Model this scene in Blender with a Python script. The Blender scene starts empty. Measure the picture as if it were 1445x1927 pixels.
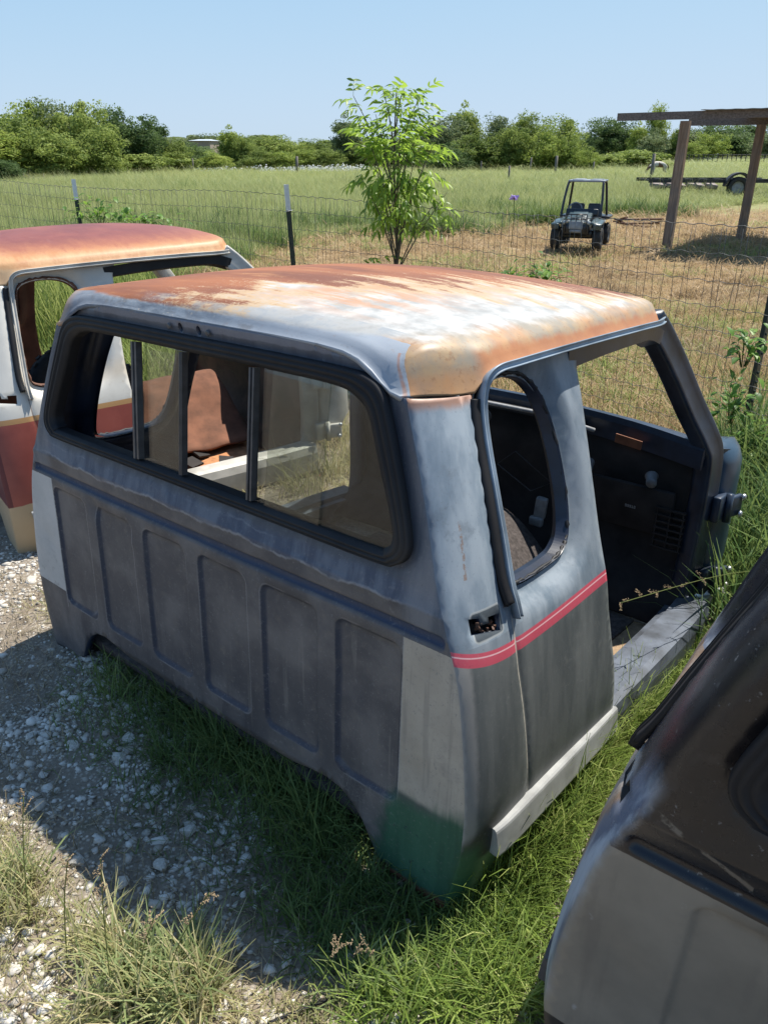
import bpy, bmesh, math, random
import numpy as np
from mathutils import Vector, Matrix, Euler, geometry, noise
R_ = math.radians
sc = bpy.context.scene
col = sc.collection
# ------------------------------------------------------------ camera
CAM_H = 1.6858; PITCH = 24.923; FPX = 1474.8
cam_d = bpy.data.cameras.new('camera')
cam = bpy.data.objects.new('camera', cam_d); col.objects.link(cam)
cam.location = (0, 0, CAM_H)
cam.rotation_euler = (math.pi/2 - R_(PITCH), 0, 0)
cam_d.sensor_fit = 'VERTICAL'; cam_d.sensor_height = 24.0
cam_d.lens = 24.0*FPX/1927.0
cam_d.clip_start = 0.05; cam_d.clip_end = 3000
sc.camera = cam
# ------------------------------------------------------------ sky, sun, exposure
SUN_DIR = Vector((0.40, 0.31, 1.0)).normalized()      # towards the sun
SUN_EL = math.asin(SUN_DIR.z); SUN_AZ = math.atan2(SUN_DIR.x, SUN_DIR.y)
world = bpy.data.worlds.new('World'); sc.world = world; world.use_nodes = True
wt = world.node_tree; wt.nodes.clear()
wo = wt.nodes.new('ShaderNodeOutputWorld'); wb = wt.nodes.new('ShaderNodeBackground')
sk = wt.nodes.new('ShaderNodeTexSky'); sk.sky_type = 'NISHITA'; sk.sun_disc = False
sk.sun_elevation = SUN_EL; sk.sun_rotation = SUN_AZ
sk.air_density = 0.9; sk.dust_density = 0.25; sk.ozone_density = 1.6; sk.altitude = 100
wb.inputs['Strength'].default_value = 0.118
# the camera's soft highlight roll-off on the sky: each channel levels off instead of clipping
sx = wt.nodes.new('ShaderNodeSeparateColor'); cx = wt.nodes.new('ShaderNodeCombineColor'); wt.links.new(sk.outputs[0], sx.inputs[0])
for ch, (lim, gain) in enumerate(((.350, 3.7), (.436, 4.0), (.538, 4.4))):
    a = wt.nodes.new('ShaderNodeMath'); a.operation = 'MULTIPLY'; wt.links.new(sx.outputs[ch], a.inputs[0]); a.inputs[1].default_value = -gain*.118
    b = wt.nodes.new('ShaderNodeMath'); b.operation = 'EXPONENT'; wt.links.new(a.outputs[0], b.inputs[0])
    c = wt.nodes.new('ShaderNodeMath'); c.operation = 'MULTIPLY_ADD'; wt.links.new(b.outputs[0], c.inputs[0]); c.inputs[1].default_value = -lim/.118; c.inputs[2].default_value = lim/.118
    wt.links.new(c.outputs[0], cx.inputs[ch])
wt.links.new(cx.outputs[0], wb.inputs[0]); wt.links.new(wb.outputs[0], wo.inputs[0])
sd = bpy.data.lights.new('sun', 'SUN'); sd.energy = 4.8; sd.angle = R_(0.55); sd.color = (1.0, 0.945, 0.85)
sun = bpy.data.objects.new('sun', sd); col.objects.link(sun)
sun.rotation_euler = SUN_DIR.to_track_quat('Z', 'Y').to_euler(); sun.location = (6, 5, 15)
sc.view_settings.view_transform = 'Standard'; sc.view_settings.look = 'None'
sc.view_settings.gamma = 1; sc.view_settings.use_curve_mapping = False
sc.view_settings.exposure = 0.78
random.seed(7); rng = np.random.default_rng(7)

# ------------------------------------------------------------ naming helpers
def tag(o, label=None, cat=None, group=None, kind=None):
    if label: o['label'] = label
    if cat: o['category'] = cat
    if group: o['group'] = group
    if kind: o['kind'] = kind
    return o
def empty(name, loc=(0, 0, 0), rz=0.0):
    o = bpy.data.objects.new(name, None); col.objects.link(o)
    o.location = loc; o.rotation_euler = (0, 0, rz); o.empty_display_size = 0.1
    return o
def link(name, me, parent=None, mats=None):
    o = bpy.data.objects.new(name, me); col.objects.link(o)
    if parent: o.parent = parent
    if mats:
        for i, m in enumerate(mats):
            if i >= len(me.materials): me.materials.append(m)
            if me.materials[i] is not m:
                o.material_slots[i].link = 'OBJECT'; o.material_slots[i].material = m
    return o
def copy_tree(o, parent=None):
    c = o.copy(); col.objects.link(c)
    if parent: c.parent = parent
    for ch in o.children: copy_tree(ch, c)
    return c
# ------------------------------------------------------------ mesh building
class MB:
    def __init__(s): s.v = []; s.f = []; s.m = []; s.sm = []
    def add(s, vs, fs, mi=0, smooth=False):
        b = len(s.v); s.v += [tuple(p) for p in vs]
        for f in fs: s.f.append(tuple(i+b for i in f)); s.m.append(mi); s.sm.append(smooth)
    def box(s, c, d, rot=None, mi=0, bev=0.0):
        x, y, z = d[0]/2, d[1]/2, d[2]/2; c = Vector(c)
        if bev <= 0:
            vs = [Vector((sx*x, sy*y, sz*z)) for sz in (-1, 1) for sy in (-1, 1) for sx in (-1, 1)]
            fs = [(0, 2, 3, 1), (4, 5, 7, 6), (0, 1, 5, 4), (2, 6, 7, 3), (0, 4, 6, 2), (1, 3, 7, 5)]
        else:
            bm = bmesh.new(); bmesh.ops.create_cube(bm, size=1.0)
            for v in bm.verts: v.co = Vector((v.co.x*2*x, v.co.y*2*y, v.co.z*2*z))
            bmesh.ops.bevel(bm, geom=bm.edges[:], offset=bev, segments=2, profile=0.5, affect='EDGES')
            bm.verts.index_update(); vs = [v.co.copy() for v in bm.verts]
            fs = [[v.index for v in f.verts] for f in bm.faces]; bm.free()
        if rot is not None:
            M = rot if isinstance(rot, Matrix) else Euler(rot).to_matrix()
            vs = [M @ v for v in vs]
        s.add([v+c for v in vs], fs, mi, bev > 0)
    def tube(s, pts, r, n=8, mi=0, cap=True, smooth=True):
        pts = [Vector(p) for p in pts]; k = len(pts)
        rs = list(r) if hasattr(r, '__len__') else [r]*k
        rings = []; up = None
        for i, p in enumerate(pts):
            t = (pts[min(i+1, k-1)]-pts[max(i-1, 0)])
            t = t.normalized() if t.length > 1e-9 else Vector((0, 0, 1))
            if up is None: up = t.orthogonal().normalized()
            a = (up-t*up.dot(t)).normalized(); up = a; b = t.cross(a)
            rings += [p+(a*math.cos(q)+b*math.sin(q))*rs[i] for q in [2*math.pi*j/n for j in range(n)]]
        fs = []
        for i in range(k-1):
            for j in range(n):
                fs.append((i*n+j, i*n+(j+1) % n, (i+1)*n+(j+1) % n, (i+1)*n+j))
        if cap: fs.append(tuple(range(n-1, -1, -1))); fs.append(tuple((k-1)*n+j for j in range(n)))
        s.add(rings, fs, mi, smooth)
    def sweep(s, pts, prof, ups, mi=0, closed=False, smooth=True, cap=True):
        """profile points (a,b): a along side vector, b along up vector; ups: one vector or a list"""
        pts = [Vector(p) for p in pts]; k = len(pts); n = len(prof); vs = []
        for i, p in enumerate(pts):
            if closed: t = pts[(i+1) % k]-pts[i-1]
            else: t = pts[min(i+1, k-1)]-pts[max(i-1, 0)]
            t.normalize(); u = Vector(ups[i]) if isinstance(ups, list) else Vector(ups)
            u = (u-t*u.dot(t)).normalized(); a = t.cross(u)
            vs += [p+a*q[0]+u*q[1] for q in prof]
        fs = []
        for i in range(k if closed else k-1):
            i2 = (i+1) % k
            for j in range(n): fs.append((i*n+j, i2*n+j, i2*n+(j+1) % n, i*n+(j+1) % n))
        if cap and not closed: fs.append(tuple(range(n))); fs.append(tuple((k-1)*n+j for j in range(n-1, -1, -1)))
        s.add(vs, fs, mi, smooth)
    def lathe(s, prof, M=None, n=16, mi=0):
        """profile (r, z) about z, closed as given"""
        vs = []; k = len(prof)
        for r, z in prof:
            for j in range(n):
                a = 2*math.pi*j/n; p = Vector((r*math.cos(a), r*math.sin(a), z)); vs.append(M @ p if M else p)
        fs = [(i*n+j, i*n+(j+1) % n, (i+1)*n+(j+1) % n, (i+1)*n+j) for i in range(k-1) for j in range(n)]
        s.add(vs, fs, mi, True)
    def mesh(s, name):
        me = bpy.data.meshes.new(name); me.from_pydata(s.v, [], s.f); me.update()
        me.polygons.foreach_set('material_index', s.m); me.polygons.foreach_set('use_smooth', s.sm)
        return me
    def build(s, name, mat, parent=None):
        return link(name, s.mesh(name), parent, mat if isinstance(mat, (list, tuple)) else [mat])
def np_mesh(name, V, F, col_attr=None, smooth=False):
    """V (n,3); F (m,k) constant k"""
    me = bpy.data.meshes.new(name); V = np.asarray(V, np.float32); F = np.asarray(F, np.int32)
    me.vertices.add(len(V)); me.vertices.foreach_set('co', V.ravel())
    k = F.shape[1]; me.loops.add(F.size); me.loops.foreach_set('vertex_index', F.ravel())
    me.polygons.add(len(F)); me.polygons.foreach_set('loop_start', np.arange(0, F.size, k, dtype=np.int32))
    me.polygons.foreach_set('loop_total', np.full(len(F), k, np.int32))
    if smooth: me.polygons.foreach_set('use_smooth', np.ones(len(F), bool))
    me.update(calc_edges=True)
    if col_attr is not None:
        a = me.attributes.new('tint', 'FLOAT', 'POINT'); a.data.foreach_set('value', np.asarray(col_attr, np.float32))
    return me
# ------------------------------------------------------------ node expressions
class S:
    def __init__(s, g, o): s.g = g; s.o = o
    def _m(s, op, *a, clamp=False): return s.g.math(op, s, *a, clamp=clamp)
    def __add__(s, b): return s._m('ADD', b)
    __radd__ = __add__
    def __sub__(s, b): return s._m('SUBTRACT', b)
    def __rsub__(s, b): return s.g.math('SUBTRACT', b, s)
    def __mul__(s, b): return s._m('MULTIPLY', b)
    __rmul__ = __mul__
    def __truediv__(s, b): return s._m('DIVIDE', b)
    def __neg__(s): return s*-1
    def lt(s, b): return s._m('LESS_THAN', b)
    def gt(s, b): return s._m('GREATER_THAN', b)
    def min(s, b): return s._m('MINIMUM', b)
    def max(s, b): return s._m('MAXIMUM', b)
    def abs(s): return s._m('ABSOLUTE')
    def pow(s, b): return s._m('POWER', b)
    def clamp(s): return s.g.math('ADD', s, 0.0, clamp=True)
    def inv(s): return 1-s
    def ss(s, a, b):                     # smoothstep from a to b (a may exceed b)
        n = s.g.t.nodes.new('ShaderNodeMapRange'); n.interpolation_type = 'SMOOTHSTEP'
        s.g.link(s, n.inputs[0])
        if a <= b: n.inputs[1].default_value = a; n.inputs[2].default_value = b
        else: n.inputs[1].default_value = b; n.inputs[2].default_value = a; n.inputs[3].default_value = 1; n.inputs[4].default_value = 0
        return S(s.g, n.outputs[0])
class G:
    def __init__(g, name, rough=0.6):
        g.mat = bpy.data.materials.new(name); g.mat.use_nodes = True; g.t = g.mat.node_tree
        g.p = g.t.nodes['Principled BSDF']; g.out = g.t.nodes['Material Output']
        g.p.inputs['Roughness'].default_value = rough
        g._tc = None; g._ge = None
    def link(g, a, inp):
        if isinstance(a, S): g.t.links.new(a.o, inp)
        elif isinstance(a, (tuple, list)): inp.default_value = (*a, 1) if len(a) == 3 and len(inp.default_value) == 4 else a
        else: inp.default_value = a
    def math(g, op, *a, clamp=False):
        n = g.t.nodes.new('ShaderNodeMath'); n.operation = op; n.use_clamp = clamp
        for i, x in enumerate(a): g.link(x, n.inputs[i])
        return S(g, n.outputs[0])
    def attr(g, name):
        n = g.t.nodes.new('ShaderNodeAttribute'); n.attribute_name = name; return S(g, n.outputs['Fac'])
    def obj(g):
        if not g._tc: g._tc = g.t.nodes.new('ShaderNodeTexCoord')
        return S(g, g._tc.outputs['Object'])
    def pos(g):
        if not g._ge: g._ge = g.t.nodes.new('ShaderNodeNewGeometry')
        return S(g, g._ge.outputs['Position'])
    def sep(g, v):
        n = g.t.nodes.new('ShaderNodeSeparateXYZ'); g.link(v, n.inputs[0]); return [S(g, n.outputs[i]) for i in range(3)]
    def com(g, x, y, z):
        n = g.t.nodes.new('ShaderNodeCombineXYZ')
        for i, q in enumerate((x, y, z)): g.link(q, n.inputs[i])
        return S(g, n.outputs[0])
    def noise(g, vec, scale, detail=3, rough=0.55, stretch=None, dist=0.0, off=0.0):
        if stretch or off:
            m = g.t.nodes.new('ShaderNodeMapping'); g.link(vec, m.inputs[0])
            if stretch: m.inputs['Scale'].default_value = stretch
            m.inputs['Location'].default_value = (off, off*1.7, off*0.6); vec = S(g, m.outputs[0])
        n = g.t.nodes.new('ShaderNodeTexNoise'); g.link(vec, n.inputs['Vector'])
        n.inputs['Scale'].default_value = scale; n.inputs['Detail'].default_value = detail
        n.inputs['Roughness'].default_value = rough; n.inputs['Distortion'].default_value = dist
        return S(g, n.outputs[0])
    def voro(g, vec, scale, feat='F1', what=0):
        n = g.t.nodes.new('ShaderNodeTexVoronoi'); n.feature = feat; g.link(vec, n.inputs['Vector']); n.inputs['Scale'].default_value = scale
        return S(g, n.outputs[what])
    def mix(g, f, a, b):
        n = g.t.nodes.new('ShaderNodeMix'); n.data_type = 'RGBA'; g.link(f, n.inputs[0]); g.link(a, n.inputs[6]); g.link(b, n.inputs[7])
        return S(g, n.outputs[2])
    def ramp(g, f, *st):
        n = g.t.nodes.new('ShaderNodeValToRGB'); e = n.color_ramp.elements
        while len(e) < len(st): e.new(0.5)
        for i, (p, c) in enumerate(st): e[i].position = p; e[i].color = (*c, 1)
        g.link(f, n.inputs[0]); return S(g, n.outputs[0])
    def rnd(g): n = g.t.nodes.new('ShaderNodeObjectInfo'); return S(g, n.outputs['Random'])
    def bump(g, h, strength=0.3, dist=0.01):
        n = g.t.nodes.new('ShaderNodeBump'); n.inputs['Strength'].default_value = strength; n.inputs['Distance'].default_value = dist
        g.link(h, n.inputs['Height']); g.t.links.new(n.outputs[0], g.p.inputs['Normal'])
    def set(g, color=None, rough=None, metal=None, spec=None, coat=None):
        for k, v in (('Base Color', color), ('Roughness', rough), ('Metallic', metal), ('Specular IOR Level', spec), ('Coat Weight', coat)):
            if v is not None: g.link(v, g.p.inputs[k])
        return g.mat
def simple(name, c, rough=0.6, metal=0.0, var=0.25, scale=30, bump=0.0, spec=None):
    g = G(name, rough); n = g.noise(g.obj(), scale, 4)
    c2 = tuple(x*(1-var) for x in c); c3 = tuple(min(1, x*(1+var)) for x in c)
    g.set(color=g.ramp(n, (0.3, c2), (0.7, c3)), metal=metal, spec=spec)
    if bump: g.bump(n, bump, 0.005)
    return g.mat
def leafmat(name, dark, mid, light, trans=0.35, rough=0.55, inst=False):
    """thin leaves: tint attribute picks the colour; part of the light passes through"""
    g = G(name, rough); t = g.attr('tint')
    if inst: t = (t*0.65+g.rnd()*0.35)
    c = g.ramp(t, (0.0, dark), (0.5, mid), (1.0, light)); g.set(color=c, spec=0.3)
    tr = g.t.nodes.new('ShaderNodeBsdfTranslucent'); g.link(g.mix(0.5, c, tuple(min(1, q*1.6) for q in light)), tr.inputs[0])
    mx = g.t.nodes.new('ShaderNodeMixShader'); mx.inputs[0].default_value = trans
    g.t.links.new(g.p.outputs[0], mx.inputs[1]); g.t.links.new(tr.outputs[0], mx.inputs[2]); g.t.links.new(mx.outputs[0], g.out.inputs[0])
    return g.mat
def smooth_path(pts, n=6, closed=False):
    """Catmull-Rom"""
    P = [Vector(p) for p in pts]; k = len(P); out = []
    for i in range(k if closed else k-1):
        if closed: a, b, c, d = P[i-1], P[i], P[(i+1) % k], P[(i+2) % k]
        else: a, b, c, d = P[max(i-1, 0)], P[i], P[i+1], P[min(i+2, k-1)]
        for j in range(n):
            t = j/n
            out.append(0.5*((2*b)+(c-a)*t+(2*a-5*b+4*c-d)*t*t+(3*b-3*c+d-a)*t**3))
    if not closed: out.append(P[-1])
    return out
def in_poly(X, Y, poly):
    inside = np.zeros(np.shape(X), bool); n = len(poly); j = n-1
    for i in range(n):
        xi, yi = poly[i]; xj, yj = poly[j]
        if yi != yj:
            c = ((yi > Y) != (yj > Y)) & (X < (xj-xi)*(Y-yi)/(yj-yi)+xi); inside ^= c
        j = i
    return inside
def gz(x, y):
    """height of the ground"""
    x = np.asarray(x, float); y = np.asarray(y, float)
    z = -0.035-0.05*np.clip((-x-1.0)/1.5, 0, 1)
    z = z+0.012*np.sin(x*3.1+y*1.7)*np.cos(y*2.3-x*0.6)+0.02*np.sin(x*0.9+1.3)*np.sin(y*0.7)
    far = np.clip((y-5)/10, 0, 1); z = z*(1-far)+far*(0.04*np.sin(x*0.35)*np.sin(y*0.3+1))
    return z
# ============================================================ truck cab geometry (local: x across to the right, y forward, z up)
_wt = np.array([-0.1, 0, .1, .2, .3, .4, .5, .66, .8, .9, 1.0, 1.1, 1.2, 1.3, 1.4]); _ut = np.array([.925, .95, .972, .988, .99, .982, .970, .946, .903, .872, .838, .800, .758, .735, .72])
_wd = np.linspace(-.1, 1.4, 301); _k = np.exp(-np.linspace(-2, 2, 25)**2); _k /= _k.sum()
_ud = np.convolve(np.pad(np.interp(_wd, _wt, _ut), 12, mode='edge'), _k, mode='valid')
def Uw(w): return np.interp(w, _wd, _ud)
def VRw(w): w = np.asarray(w, float); return .035+.135*.03*np.log1p(np.exp(np.clip((w-.76)/.03, -30, 30)))
def RU(w): return np.interp(w, [0.6, 0.85], [.032, .052])
RV = .15; TH0 = R_(24)
def dom2loc(D, W):
    D = np.asarray(D, float); W = np.asarray(W, float); s = np.sign(D); A = np.abs(D)
    U = Uw(W); ru = RU(W); vr = VRw(W)
    a0 = U-ru
    th = TH0+(math.pi/2-TH0)*np.clip((A-.9)/.15, 0, 1)
    uc = a0+ru*(np.sin(th)-math.sin(TH0))/(1-math.sin(TH0)); vc = vr+RV*(math.cos(TH0)-np.cos(th))/math.cos(TH0)
    u = np.where(A <= .9, A/.9*a0, uc); v = np.where(A <= .9, vr, np.where(A <= 1.05, vc, vr+RV+(A-1.05)))
    v = v+np.where(A < .9, .006*np.cos(np.clip(A/.9, 0, 1)*math.pi/2)*-1, 0)      # slight bow of the rear panel
    return s*u, v
def rearD(u, w): return u/(Uw(w)-RU(w))*.9
def sideD(v, w): return 1.05+v-VRw(w)-RV
HW = [(0, 1.248), (.30, 1.248), (.52, 1.246), (.60, 1.238), (.648, 1.210), (.682, 1.145), (.728, 1.03), (.762, .93), (.764, .885), (.735, .855), (.67, .845), (.3, .845), (0, .845)]
HI = [(0, 1.206), (.30, 1.206), (.51, 1.203), (.575, 1.186), (.612, 1.155), (.645, 1.08), (.688, .985), (.712, .925), (.712, .898), (.695, .880), (.655, .873), (.3, .873), (0, .873)]
def mirror_loop(h):
    r = smooth_path([(a, b, 0) for a, b in h], 8)
    r = [(p.x, p.y) for p in r]
    return r+[(-a, b) for a, b in reversed(r[1:-1])]
gasket_out = mirror_loop(HW); gasket_in = mirror_loop(HI)
rear_hole = [(a*.6+c*.4, b*.6+d*.4) for (a, b), (c, d) in zip(gasket_out, gasket_in)]
q_pts = [(.300, 1.165), (.325, 1.196), (.384, 1.212), (.470, 1.211), (.532, 1.19), (.573, 1.140), (.594, 1.046), (.590, .904), (.568, .815), (.530, .777), (.470, .764), (.34, .762), (.280, .772), (.258, .802), (.258, .903), (.273, 1.039), (.288, 1.12)]
q_hole = [(p.x, p.y) for p in smooth_path([(a, b, 0) for a, b in q_pts], 6, True)]
clip_hole = [(.100, .728), (.175, .712), (.180, .748), (.150, .752), (.150, .738), (.128, .742), (.128, .757), (.102, .762)]
def sd_box(x, y, cx, cy, hx, hy, r):
    qx = np.abs(x-cx)-hx+r; qy = np.abs(y-cy)-hy+r
    return np.hypot(np.maximum(qx, 0), np.maximum(qy, 0))+np.minimum(np.maximum(qx, qy), 0)-r
PANELS = [((i-2.5)*.2645, .4435, .103, .2215) for i in range(6)]
def poly_dist(X, Y, poly):
    P = np.asarray(poly); A = P; B = np.roll(P, -1, 0); d = np.full(np.shape(X), 9.0)
    for (ax, ay), (bx, by) in zip(A, B):
        ex, ey = bx-ax, by-ay; L = ex*ex+ey*ey+1e-12
        t = np.clip(((X-ax)*ex+(Y-ay)*ey)/L, 0, 1); d = np.minimum(d, np.hypot(X-ax-t*ex, Y-ay-t*ey))
    return d
def sstep(x, a, b): t = np.clip((x-a)/(b-a), 0, 1); return t*t*(3-2*t)
def skin_features(D, W):
    """returns displacement outward and the smallest distance to any feature"""
    u, v = dom2loc(D, W); A = np.abs(D); disp = np.zeros_like(D); near = np.full_like(D, 9.0)
    rear = A < .9
    for i, (cx, cy, hx, hy) in enumerate(PANELS):
        s = sd_box(u, W, cx, cy, hx, hy, .030)
        if i in (0, 5):      # follow the arch
            arch = np.hypot((np.abs(u)-.43)/1.15, (W-.02)/1.0)-.255
            s = np.maximum(s, -arch)
        disp += np.where(rear, -.010*(1-sstep(s, -.0070, .0010)), 0)
        near = np.where(rear, np.minimum(near, np.abs(s+.003)*1.15), near)
    s = sd_box(u, W, 0, .712, .878, .0165, .0165)
    disp += np.where(rear, -.013*(1-sstep(s, -.010, .002)), 0); near = np.where(rear, np.minimum(near, np.abs(s+.004)*.9), near)
    s = np.abs(W-.775-.004*np.cos(u*4))       # body crease below the window
    disp += np.where(rear, .005*np.exp(-(s/.012)**2), 0); near = np.where(rear, np.minimum(near, s+.002), near)
    # window surround
    g = poly_dist(u, W, gasket_out); disp += np.where(rear, -.010*np.exp(-(g/.02)**2), 0)
    near = np.where(rear, np.minimum(near, g*.7+.003), near)
    for (du, dw, dr, dd) in ((-.505, .655, .028, .010), (-.30, .60, .02, -.004), (.05, .30, .05, .004), (.60, .50, .06, .004), (-.85, .45, .04, .005), (.30, .72, .03, .003), (-.1, .80, .035, -.004), (.45, .79, .03, .004), (.84, .35, .05, .004)):
        disp += np.where(rear, -dd*np.exp(-((u-du)**2+(W-dw)**2)/dr**2), 0)
    # shallow waves of pressed steel
    disp += .0016*np.sin(u*9+W*3)*np.sin(W*7+1)+.0012*np.sin(v*11+W*5)
    # quarter window recess
    side = A > 1.0
    q = poly_dist(v, W, q_hole); ins = in_poly(v, W, q_hole)
    disp += np.where(side & (q < .09), -.032*(1-sstep(np.where(ins, 0, q), .006, .060)), 0)
    near = np.where(side, np.minimum(near, np.where(q < .06, q*.35+.004, 9)), near)
    # channel where the drip rail stands, and the seam below it
    vs = np.interp(W, [.2, .456, .654, .732, .796, .963, 1.152, 1.2], [.277, .251, .223, .228, .222, .247, .270, .275])
    s = v-vs
    disp += np.where(side, -.004*np.exp(-(s/.007)**2), 0); near = np.where(side, np.minimum(near, np.abs(s)+.003), near)
    # lower body rolls under
    return disp, near
top_rear = [(0, 1.288), (.25, 1.288), (.44, 1.287), (.52, 1.281), (.57, 1.270), (.61, 1.250), (.64, 1.228), (.665, 1.214), (.690, 1.208)]
top_side = [(.16, 1.205), (.22, 1.201), (.262, 1.198), (.275, 1.225), (.30, 1.240), (.36, 1.248), (.5, 1.252), (.76, 1.258)]
bot_rear = [(0, .150), (.40, .152), (.47, .165), (.53, .172), (.58, .163), (.62, .140), (.655, .105), (.685, .055), (.71, .012), (.74, -.004), (.80, -.012), (.88, -.016)]
bot_side = [(.06, -.018), (.16, -.018), (.24, .0), (.30, .03), (.345, .075), (.40, .092), (.77, .10)]
b_edge = [(.765, .13), (.757, .20), (.74, .30), (.728, .38), (.703, .48), (.689, .56), (.683, .66), (.682, .74), (.686, .83), (.694, .918), (.708, 1.03), (.727, 1.14), (.735, 1.20)]
def skin_mesh():
    half = [(float(rearD(u, w)), w) for u, w in top_rear]+[(float(sideD(v, w)), w) for v, w in top_side]
    half += [(float(sideD(v, w)), w) for v, w in reversed(b_edge)]
    half += [(float(sideD(v, w)), w) for v, w in reversed(bot_side)]+[(float(rearD(u, w)), w) for u, w in reversed(bot_rear)]
    # densify
    def dens(P, st=.012, closed=True):
        out = []
        for i in range(len(P)-(0 if closed else 1)):
            a, b = P[i], P[(i+1) % len(P)]; n = max(1, int(math.hypot(b[0]-a[0], b[1]-a[1])/st))
            out += [(a[0]+(b[0]-a[0])*j/n, a[1]+(b[1]-a[1])*j/n) for j in range(n)]
        return out
    outer = half+[(-d, w) for d, w in reversed(half[1:-1])]
    outer = dens(outer)
    holes = [[(float(rearD(u, w)), w) for u, w in rear_hole]]
    for sgn in (1, -1):
        holes.append([(sgn*float(sideD(v, w)), w) for v, w in q_hole])
        holes.append([(sgn*float(sideD(v, w)), w) for v, w in clip_hole])
    for cx in (-.066, .012): holes.append([(float(rearD(cx+.0095*math.cos(a), 1.268)), 1.2665+.0115*math.sin(a)) for a in np.linspace(0, 2*math.pi, 12, endpoint=False)])
    loops = [outer]+holes
    Dmax = max(p[0] for p in outer)
    def grid(st, ox=0.0):
        gx = np.arange(-Dmax+ox, Dmax, st); gy = np.arange(-.02+ox, 1.3, st*.97); X, Y = np.meshgrid(gx, gy); X = X+((np.arange(len(gy)) % 2)*st*.5)[:, None]
        return X.ravel(), Y.ravel()
    Xc, Yc = grid(.022); Xf, Yf = grid(.0056, .003)
    _, nc = skin_features(Xc, Yc); _, nf = skin_features(Xf, Yf)
    kc = (nc > .014); kf = (nf < .0115)
    X = np.concatenate([Xc[kc], Xf[kf]]); Y = np.concatenate([Yc[kc], Yf[kf]])
    ins = in_poly(X, Y, outer)
    for h in holes: ins &= ~in_poly(X, Y, h)
    X, Y = X[ins], Y[ins]
    allb = np.array([p for l in loops for p in l])
    # drop points too close to the loops or the crease lines
    kd = np.ones(len(X), bool)
    for i in range(0, len(X), 4000):
        sl = slice(i, i+4000); dd = np.hypot(X[sl, None]-allb[None, :, 0], Y[sl, None]-allb[None, :, 1]).min(1); kd[sl] = dd > .0032
    kd &= np.abs(np.abs(X)-.9) > .004
    X, Y = X[kd], Y[kd]
    pts = [Vector(p) for l in loops for p in l]; edges = []; b = 0
    for l in loops:
        n = len(l); edges += [(b+i, b+(i+1) % n) for i in range(n)]; b += n
    for sgn in (1, -1):
        ys = np.linspace(-.010, 1.19, 130); b0 = len(pts)
        pts += [Vector((sgn*.9, y)) for y in ys]; edges += [(b0+i, b0+i+1) for i in range(len(ys)-1)]
    pts += [Vector((a, c)) for a, c in zip(X, Y)]
    r = geometry.delaunay_2d_cdt(pts, edges, [], 0, 1e-6)
    V = np.array([(p.x, p.y) for p in r[0]]); F = np.array([f for f in r[2] if len(f) == 3])
    cen = V[F].mean(1); ok = in_poly(cen[:, 0], cen[:, 1], outer)
    for h in holes: ok &= ~in_poly(cen[:, 0], cen[:, 1], h)
    F = F[ok]
    D, W = V[:, 0], V[:, 1]
    u, v = dom2loc(D, W); disp, _ = skin_features(D, W)
    e = 1e-3
    u1, v1 = dom2loc(D+e, W); u2, v2 = dom2loc(D, W+e)
    T1 = np.stack([u1-u, v1-v, np.zeros_like(u)], 1); T2 = np.stack([u2-u, v2-v, np.full_like(u, e)], 1)
    Nn = np.cross(T1, T2); Nn /= np.linalg.norm(Nn, axis=1)[:, None]+1e-12      # points outwards
    P = np.stack([u, v, W], 1)+Nn*disp[:, None]
    # orient faces outwards
    a = V[F]; ar = (a[:, 1, 0]-a[:, 0, 0])*(a[:, 2, 1]-a[:, 0, 1])-(a[:, 2, 0]-a[:, 0, 0])*(a[:, 1, 1]-a[:, 0, 1])
    F[ar < 0] = F[ar < 0][:, ::-1]
    F = F[np.abs(ar) > 1e-10]
    me = np_mesh('cab_skin', P, F, D, smooth=True)
    return me
CAB_SKIN = skin_mesh()
def skin_obj(parent, mo, mi):
    o = link('body_shell', CAB_SKIN, parent, [mo, mi])
    m = o.modifiers.new('thickness', 'SOLIDIFY'); m.thickness = .026; m.offset = -1; m.use_rim = True
    m.material_offset = 1; m.material_offset_rim = 1
    return o
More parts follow.
